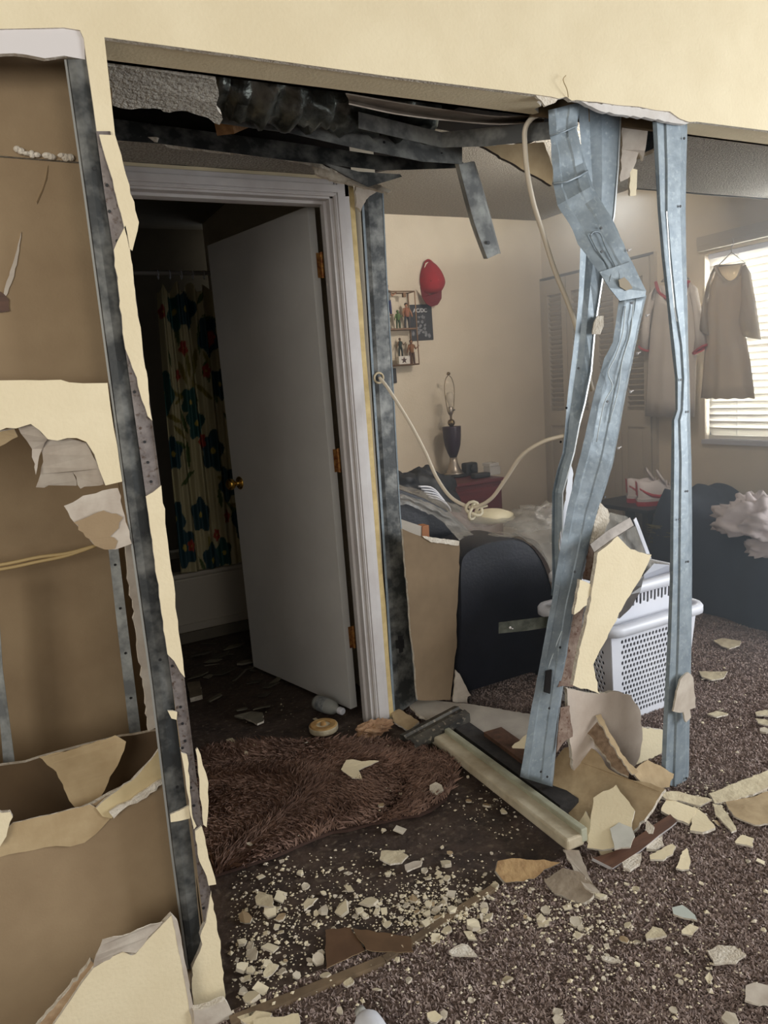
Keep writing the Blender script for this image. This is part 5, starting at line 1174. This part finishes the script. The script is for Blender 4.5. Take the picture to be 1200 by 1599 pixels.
# hall side litter
t = thing('spray_bottle', 'clear plastic bottle lying under the open door', 'bottle', Zp(515, 1103))
p0 = Zp(494, 1096, .032); p1 = Zp(530, 1109, .03); ax = (p1 - p0).normalized(); Lb_ = (p1 - p0).length
MB().lathe([(.012, 0), (.030, .003), (.032, .015), (.032, Lb_ * .6), (.026, Lb_ * .78), (.012, Lb_ * .92), (.012, Lb_)], p0, 18, axis=ax).build('body', M('cloudy_plastic', (188, 190, 184), None, rough=.25, alpha=.7), t, smooth=True)
MB().lathe([(.015, 0), (.015, .02), (.012, .024)], p0 + ax * Lb_, 14, axis=ax).build('cap', whitepl, t)
MB().lathe([(.0325, Lb_ * .18), (.0328, Lb_ * .2), (.0328, Lb_ * .5), (.0325, Lb_ * .52)], p0, 18, axis=ax).build('label', M('pale_label', (160, 164, 164), (110, 114, 118), 60, .5), t, smooth=True)
c = Zp(506, 1141, .0); t = thing('round_plug', 'round cream disc with an ochre top on the dark hall floor', 'disc', c)
MB().lathe([(.052, 0), (.056, .004), (.056, .026), (.050, .030), (.03, .030), (.028, .024), (.012, .026), (.01, .036), (.004, .038)], c, 26).build('disc', M('ochre_disc', (170, 128, 76), (196, 160, 104), 20, .8), t, smooth=False)
MB().lathe([(.0565, .004), (.058, .008), (.058, .022), (.0565, .026)], c, 26).build('rim', stepg, t)
tag(lump(Zp(583, 1140, .015), .075, .035, .035, 31, .5, 12).build('plaster_chunk', M('tan_chunk', (176, 142, 110), (142, 108, 82), 18, .95, bump=.5)), 'tan rough plaster chunk at the casing foot', 'plaster')
piece('folded_paper', 'cream folded wallpaper scrap on the brown rug', [(533, 1203, None, .045), (541, 1186, None, .06), (551, 1183, None, .065), (565, 1190, None, .05), (586, 1188, None, .05), (592, 1190, None, .045), (575, 1197, None, .045), (560, 1203, None, .045), (566, 1215, None, .042), (550, 1213, None, .045)], .003, PM, jag=(.012, .002), seed=100, cat='paper')
piece('hall_shard', 'dusty olive shard on the dark hall floor right of the corner bead', flat([(378, 1118), (392, 1112), (410, 1112), (412, 1126), (402, 1130)], .012), .008, (M('dusty_olive', (126, 120, 104), (108, 102, 90), 12), gyps, gyps), seed=101)
piece('hall_shard', 'tan block on the dark hall floor beside the cream jamb strip', flat([(293, 1066), (312, 1063), (316, 1085), (297, 1090)], .02), .02, (M('dusty_tan', (136, 124, 104), (112, 100, 84), 12), gyps, gyps), seed=102)
piece('hall_shard', 'small cream wedge with a dark red end on the hall floor', flat([(353, 1155), (363, 1152), (382, 1168), (376, 1173)], .015), .015, (stepg, gyps, gyps), seed=103)

# shag rug
rug = thing('shag_rug', 'brown shaggy rug lying in the hall before the bathroom door', 'rug', (.85, 2.15, 0))
rp = [Zp(x, y, .012) for x, y in ((318, 1176), (420, 1158), (520, 1160), (640, 1168), (712, 1190), (716, 1215), (698, 1246), (655, 1272), (580, 1285), (520, 1298), (470, 1318), (430, 1336), (380, 1352), (336, 1366), (318, 1300))]
rm = M('rug_fur', (112, 86, 74), (146, 116, 100), 7, .9, island=.12); rug_back = M('rug_backing', (64, 44, 36), None, rough=.95)
pr, _ = rough(rp, .05, .012, 4); MB().prism(pr, (0, 0, -.009)).build('backing', rug_back, rug)


def inside(x, y, poly):
    c = False; j = len(poly) - 1
    for i in range(len(poly)):
        a, b_ = poly[i], poly[j]
        if (a.y > y) != (b_.y > y) and x < (b_.x - a.x) * (y - a.y) / (b_.y - a.y) + a.x: c = not c
        j = i
    return c


def blades(name, mat, pts, hgt, wid, lean, parent=None, seed=1, dirfn=None):
    g = np.random.default_rng(seed); n = len(pts); P = np.array(pts)
    a = g.uniform(0, 2 * np.pi, n); h = hgt * g.uniform(.6, 1.25, n); w_ = wid * g.uniform(.6, 1.3, n)
    L_ = lean * g.uniform(.2, 1.2, n); b_ = g.uniform(0, 2 * np.pi, n)
    if dirfn is not None: b_ = dirfn(P) + g.normal(0, .7, n)
    sx, sy = np.cos(a) * w_ / 2, np.sin(a) * w_ / 2
    v = np.zeros((n, 4, 3)); v[:, 0] = P + np.stack([-sx, -sy, 0 * sx], 1); v[:, 1] = P + np.stack([sx, sy, 0 * sx], 1)
    mid = P + np.stack([np.cos(b_) * L_ * .4, np.sin(b_) * L_ * .4, h * .7], 1); tip = P + np.stack([np.cos(b_) * L_, np.sin(b_) * L_, h], 1)
    v[:, 2] = mid + np.stack([sx * .8, sy * .8, 0 * sx], 1); v[:, 3] = tip
    org = np.array(ORG[parent.name]) if parent is not None else np.zeros(3)
    me = bpy.data.meshes.new(name); me.vertices.add(n * 4); me.vertices.foreach_set('co', (v - org).ravel())
    idx = (np.arange(n)[:, None] * 4 + np.array([0, 1, 2, 0, 2, 3])).ravel()
    me.loops.add(n * 6); me.loops.foreach_set('vertex_index', idx.astype(np.int32)); me.polygons.add(n * 2)
    me.polygons.foreach_set('loop_start', np.arange(0, n * 6, 3, dtype=np.int32)); me.polygons.foreach_set('loop_total', np.full(n * 2, 3, dtype=np.int32))
    me.update(); me.validate(); me.materials.append(mat)
    o = bpy.data.objects.new(name, me); C.objects.link(o); o['kind'] = 'stuff'
    if parent is not None: o.parent = parent
    return o


g = random.Random(21); pts = []
x0, x1 = min(p.x for p in rp), max(p.x for p in rp); y0, y1 = min(p.y for p in rp), max(p.y for p in rp)
while len(pts) < 26000:
    x, y = g.uniform(x0, x1), g.uniform(y0, y1)
    if inside(x, y, rp): pts.append((x, y, .012))
blades('fur', rm, pts, .026, .0035, .045, rug, 3, lambda P: 3 * np.sin(P[:, 0] * 7 + 2 * np.sin(P[:, 1] * 5)) + 2 * np.sin(P[:, 1] * 9))
# carpet pile near the viewer
pile = M('carpet_pile_fibre', (148, 131, 125), (174, 157, 150), 20, .9, island=.18, spec=.2)
gg = np.random.default_rng(5); N_ = 230000
q = gg.uniform(0, 1, N_) ; yy = .78 + (3.0 - .78) * q ** 1.7; xx = gg.uniform(.22, 3.2, N_)
keep = (~((yy > 1.44) & (xx < 1.31))) & (xx > .12 * yy) & (xx < yy * 1.95 + .15)
P_ = np.stack([xx[keep], yy[keep], 0 * xx[keep]], 1)
pl = blades('carpet_pile', pile, P_, .0065, .0055, .009, None, 6); tag(pl, 'short brown carpet pile covering front room and bedroom floor', 'carpet')
# threshold strip and brown paper
b = MB(); b.beam(Zp(360, 1596, .006), Zp(600, 1500, .006), .022, .012); b.beam(Zp(600, 1500, .006), Zp(770, 1388, .006), .018, .012)
tag(b.build('floor_strip', M('dusty_strip', (128, 108, 84), (96, 80, 62), 12, .85)), 'narrow dusty wooden strip along the carpet edge in the hall opening', 'floor strip')
piece('brown_paper', 'brown paper piece lying on the hall floor edge, left part', flat([(508, 1452), (548, 1448), (570, 1484), (530, 1502), (510, 1512)], .010), .002, (M('brown_wet_paper', (104, 78, 56), (88, 64, 46), 10), paper, paper), seed=104, cat='paper')
piece('brown_paper', 'brown paper piece lying on the hall floor edge, right part', flat([(552, 1450), (640, 1462), (646, 1486), (600, 1486), (572, 1482)], .013), .002, (M('brown_wet_paper', (110, 84, 60), (92, 70, 50), 10), paper, paper), seed=105, cat='paper')
t = thing('white_bottle', 'white plastic bottle cut by the bottom picture edge', 'bottle', Zp(575, 1606))
p0 = Zp(562, 1578, .03); p1 = Zp(592, 1632, .035); ax = (p1 - p0).normalized()
MB().lathe([(.012, 0), (.013, .018)], p0, 14, axis=ax).build('cap', M('grey_cap', (176, 176, 172), None, rough=.4), t, smooth=True)
MB().lathe([(.011, .016), (.02, .024), (.03, .04), (.032, .06), (.032, .13), (.026, .14)], p0, 20, axis=ax).build('body', whitepl, t, smooth=True)
piece('cream_sheet', 'cream board sheet at the bottom picture edge left of the bottle', flat([(396, 1592), (430, 1588), (466, 1582), (468, 1602), (440, 1630), (390, 1630)], .02), .01, PM, seed=106)
piece('cream_sheet', 'smaller cream sheet partly under the one at the bottom edge', flat([(370, 1588), (400, 1578), (425, 1582), (420, 1592), (392, 1600)], .012), .008, PM, seed=107)

# named larger flakes
BIG = [((593, 1340), (596, 1328), (622, 1328), (638, 1336), (628, 1346), (610, 1350), 'flat cream flake in front of the brown rug', stepg),
       ((632, 1352), (646, 1344), (660, 1344), (658, 1352), (636, 1359), (633, 1356), 'grey oval flake right of the flat cream one', greypaper),
       ((701, 1486), (722, 1471), (730, 1476), (746, 1491), (720, 1490), (706, 1492), 'white pointed flake on the front carpet near the strip', gyps),
       ((1106, 1484), (1122, 1474), (1148, 1478), (1166, 1490), (1150, 1502), (1116, 1506), 'wide white flake on the front carpet at lower right', gyps),
       ((1050, 1417), (1066, 1414), (1086, 1428), (1089, 1437), (1064, 1432), (1052, 1426), 'pale blue grey flake on the carpet right of centre', M('blue_grey_flake', (188, 194, 186), None)),
       ((1008, 1460), (1020, 1446), (1034, 1450), (1042, 1460), (1030, 1464), (1010, 1465), 'cream flake below the pale blue grey one', stepg),
       ((1065, 1452), (1078, 1443), (1092, 1448), (1082, 1460), (1072, 1460), (1066, 1457), 'angular cream flake right of the round cream one', stepg),
       ((1015, 1335), (1050, 1318), (1056, 1320), (1052, 1334), (1036, 1342), (1016, 1342), 'long cream flake below the laminate panel', cream),
       ((1056, 1356), (1066, 1328), (1073, 1326), (1079, 1340), (1077, 1357), (1066, 1358), 'tall cream flake beside the long one', cream),
       ((1148, 1314), (1160, 1303), (1178, 1310), (1176, 1320), (1160, 1320), (1150, 1316), 'cream flake on the carpet below the tan paper sheet', cream),
       ((667, 1582), (680, 1578), (692, 1586), (682, 1598), (674, 1594), (668, 1588), 'cream flake near the bottom edge right of the bottle', cream),
       ((536, 1534), (548, 1526), (553, 1530), (552, 1536), (542, 1540), (537, 1537), 'small cream flake on the carpet above the bottle', stepg),
       ((411, 1518), (420, 1505), (436, 1506), (430, 1516), (418, 1526), (412, 1524), 'tan flake on the hall floor left of the brown paper', stepg),
       ((1115, 1000), (1128, 996), (1158, 1001), (1156, 1007), (1140, 1013), (1126, 1008), 'pale flake on the far bedroom carpet nearest the dark heap', stepg),
       ((1092, 1048), (1112, 1048), (1137, 1049), (1130, 1058), (1112, 1062), (1096, 1056), 'pale flake on bedroom carpet below the farthest one', stepg),
       ((1105, 1113), (1120, 1111), (1138, 1113), (1136, 1117), (1120, 1118), (1106, 1116), 'thin pale sliver on bedroom carpet right of the stud scrap', stepg),
       ((1180, 1112), (1196, 1108), (1210, 1110), (1210, 1118), (1192, 1117), (1182, 1116), 'pale chip at the right edge, upper one', stepg),
       ((1180, 1122), (1196, 1123), (1210, 1130), (1208, 1134), (1196, 1131), (1184, 1128), 'pale chip at the right edge, lower one', stepg),
       ((939, 1494), (956, 1493), (970, 1500), (958, 1503), (950, 1500), (942, 1497), 'thin white flake on the carpet below the grey slab', gyps),
       ((1165, 1540), (1178, 1534), (1205, 1540), (1205, 1568), (1180, 1568), (1164, 1560), 'brownish board chunk at the lower right picture corner', greypaper),
       ((398, 1400), (404, 1392), (425, 1398), (427, 1414), (415, 1416), (400, 1410), 'cream crumpled flake on the dark floor close to the corner bead', stepg),
       ((474, 1412), (480, 1402), (496, 1402), (488, 1412), (478, 1420), (475, 1418), 'cream triangular flake right of the crumpled one', stepg)]
for k, l in enumerate(BIG):
    r = random.Random(k); piece('plaster_flake', l[6], [(x, y, None, .014 + .010 * r.random()) for x, y in l[:6]], .005, (l[7], gyps, gyps), jag=(.010, .002), seed=120 + k, cat='flake')
# crumbs: protos copied one by one
protos = []
pm = [M('crumb_cream', (226, 214, 186), (208, 196, 168), 40, .9), M('crumb_white', (214, 204, 186), (190, 178, 158), 40, .95, bump=.3), M('crumb_tan', (176, 154, 122), (150, 128, 98), 40, .95)]
for k in range(12):
    r = random.Random(200 + k); n = r.choice([4, 5, 5, 6, 7]); ph = r.uniform(0, 6)
    poly = [Vector(((.6 + .5 * r.random()) * math.cos(ph + 2 * math.pi * i / n), (.45 + .4 * r.random()) * math.sin(ph + 2 * math.pi * i / n), r.uniform(-.12, .12))) for i in range(n)]
    th = r.uniform(.16, .5); b = MB().prism([p + Vector((0, 0, th)) for p in poly], (0, 0, -th), 0, 1, 1)
    me = bpy.data.meshes.new('plaster_crumb'); me.from_pydata([tuple(v) for v in b.v], [], b.f); me.materials.append(pm[k % 3 if k % 3 != 2 or k > 8 else 0]); me.materials.append(pm[1]); me.polygons.foreach_set('material_index', b.m)
    bm = bmesh.new(); bm.from_mesh(me); bmesh.ops.recalc_face_normals(bm, faces=bm.faces); bm.to_mesh(me); bm.free(); protos.append(me)
CL = [(450, 1420, 80, 40, 5), (400, 1500, 45, 45, 5), (590, 1430, 90, 35, 5), (670, 1420, 45, 28, 7), (600, 1350, 110, 30, 2), (720, 1410, 40, 25, 2), (770, 1260, 40, 40, 1.5), (570, 1170, 90, 20, 1), (640, 1230, 60, 30, 1),
      (880, 1430, 60, 30, 3), (930, 1450, 30, 40, 1.5), (1000, 1440, 90, 60, 1.5), (820, 1500, 80, 60, 1.5), (1100, 1450, 80, 60, 1.2), (1090, 1250, 40, 20, 1.5), (1150, 1265, 50, 20, 1.5), (1120, 1080, 60, 60, .8), (700, 1560, 120, 40, 1.2), (1080, 1540, 90, 40, 1.5), (430, 1130, 60, 60, .7), (400, 1340, 40, 30, 1)]
wts = [c_[4] for c_ in CL]


def spot(r):
    while True:
        cx, cy, sx, sy, _ = r.choices(CL, wts)[0]; x, y = r.gauss(cx, sx), r.gauss(cy, sy)
        if x < 360 or x > 1230 or y > 1640 or y < 1000: continue
        p = Zp(x, y, 0)
        if p.y > 3.2 or (p.x < .30 and p.y > 1.45): continue
        onrug = inside(p.x, p.y, rp)
        if 1.85 < p.x < 2.35 and 1.88 < p.y < 2.3: continue
        return p, onrug


r = random.Random(77)
for k in range(290):
    p, onrug = spot(r)
    s_ = min(.030, .006 + r.expovariate(1 / .006))
    o = bpy.data.objects.new('plaster_crumb', protos[r.randrange(12)]); C.objects.link(o)
    o.scale = (s_, s_, s_ * r.uniform(.6, 1)); o.rotation_euler = (r.gauss(0, .2), r.gauss(0, .2), r.uniform(0, 6.28)); o.location = (p.x, p.y, (.030 if onrug else (.006 if (p.y < 1.44 or p.x > 1.31) else .0)) + .001)
    if onrug: lab, gr = 'cream plaster crumb caught in the brown shag rug', 'plaster crumbs on the rug'
    elif p.y < 1.44: lab, gr = 'cream plaster crumb scattered on the front brown carpet', 'plaster crumbs on the front carpet'
    elif p.x < 1.31: lab, gr = 'cream plaster crumb scattered on the dark hall floor', 'plaster crumbs on the hall floor'
    else: lab, gr = 'cream plaster crumb scattered on the bedroom carpet behind the studs', 'plaster crumbs on the bedroom carpet'
    tag(o, lab, 'crumb', gr)
b = MB(); r = random.Random(99)
for k in range(4200):
    p, onrug = spot(r); s_ = min(.009, .0016 + r.expovariate(1 / .0016)); z = .030 if onrug else (.008 if (p.y < 1.44 or p.x > 1.31) else -.003)
    if onrug and r.random() < .6: continue
    c = Vector((p.x, p.y, z + s_ * .3)); a = r.uniform(0, 6.28)
    vs = [c + Vector((s_ * math.cos(a + i * 1.57) * r.uniform(.6, 1.2), s_ * math.sin(a + i * 1.57) * r.uniform(.6, 1.2), r.uniform(-.2, .2) * s_)) for i in range(4)] + [c + Vector((0, 0, s_ * .6)), c - Vector((0, 0, s_ * .5))]
    b.add(vs, [(0, 1, 4), (1, 2, 4), (2, 3, 4), (3, 0, 4), (1, 0, 5), (2, 1, 5), (3, 2, 5), (0, 3, 5)], 0 if r.random() < .6 else 1)
o = b.build('plaster_grit', [pm[0], pm[1]]); tag(o, 'fine plaster grit strewn over hall floor, rug and carpets', 'grit'); o['kind'] = 'stuff'
# bathroom floor litter
dm = [M('dark_litter', (84, 78, 66), (58, 54, 48), 20, .9), M('pale_litter', (124, 118, 102), (96, 90, 78), 20, .9)]
r = random.Random(15)
for k in range(34):
    p = Zp(r.uniform(300, 400), r.uniform(985, 1060)) if k < 24 else Zp(r.uniform(310, 480), r.uniform(1040, 1120))
    if p.y > 3.96 or (p.x > 1.0 and p.y > 2.6): continue
    o = bpy.data.objects.new('floor_litter', protos[r.randrange(12)].copy()); C.objects.link(o); o.data.materials.clear(); o.data.materials.append(dm[k % 2]); o.data.materials.append(dm[k % 2])
    s_ = r.uniform(.02, .055); o.scale = (s_ * 1.4, s_ * .7, s_ * .4); o.rotation_euler = (r.gauss(0, .15), r.gauss(0, .15), r.uniform(-.3, .6)); o.location = (p.x, p.y, .004)
    tag(o, 'dull scrap of litter on the dark bathroom floor', 'litter', 'litter on the bathroom floor')
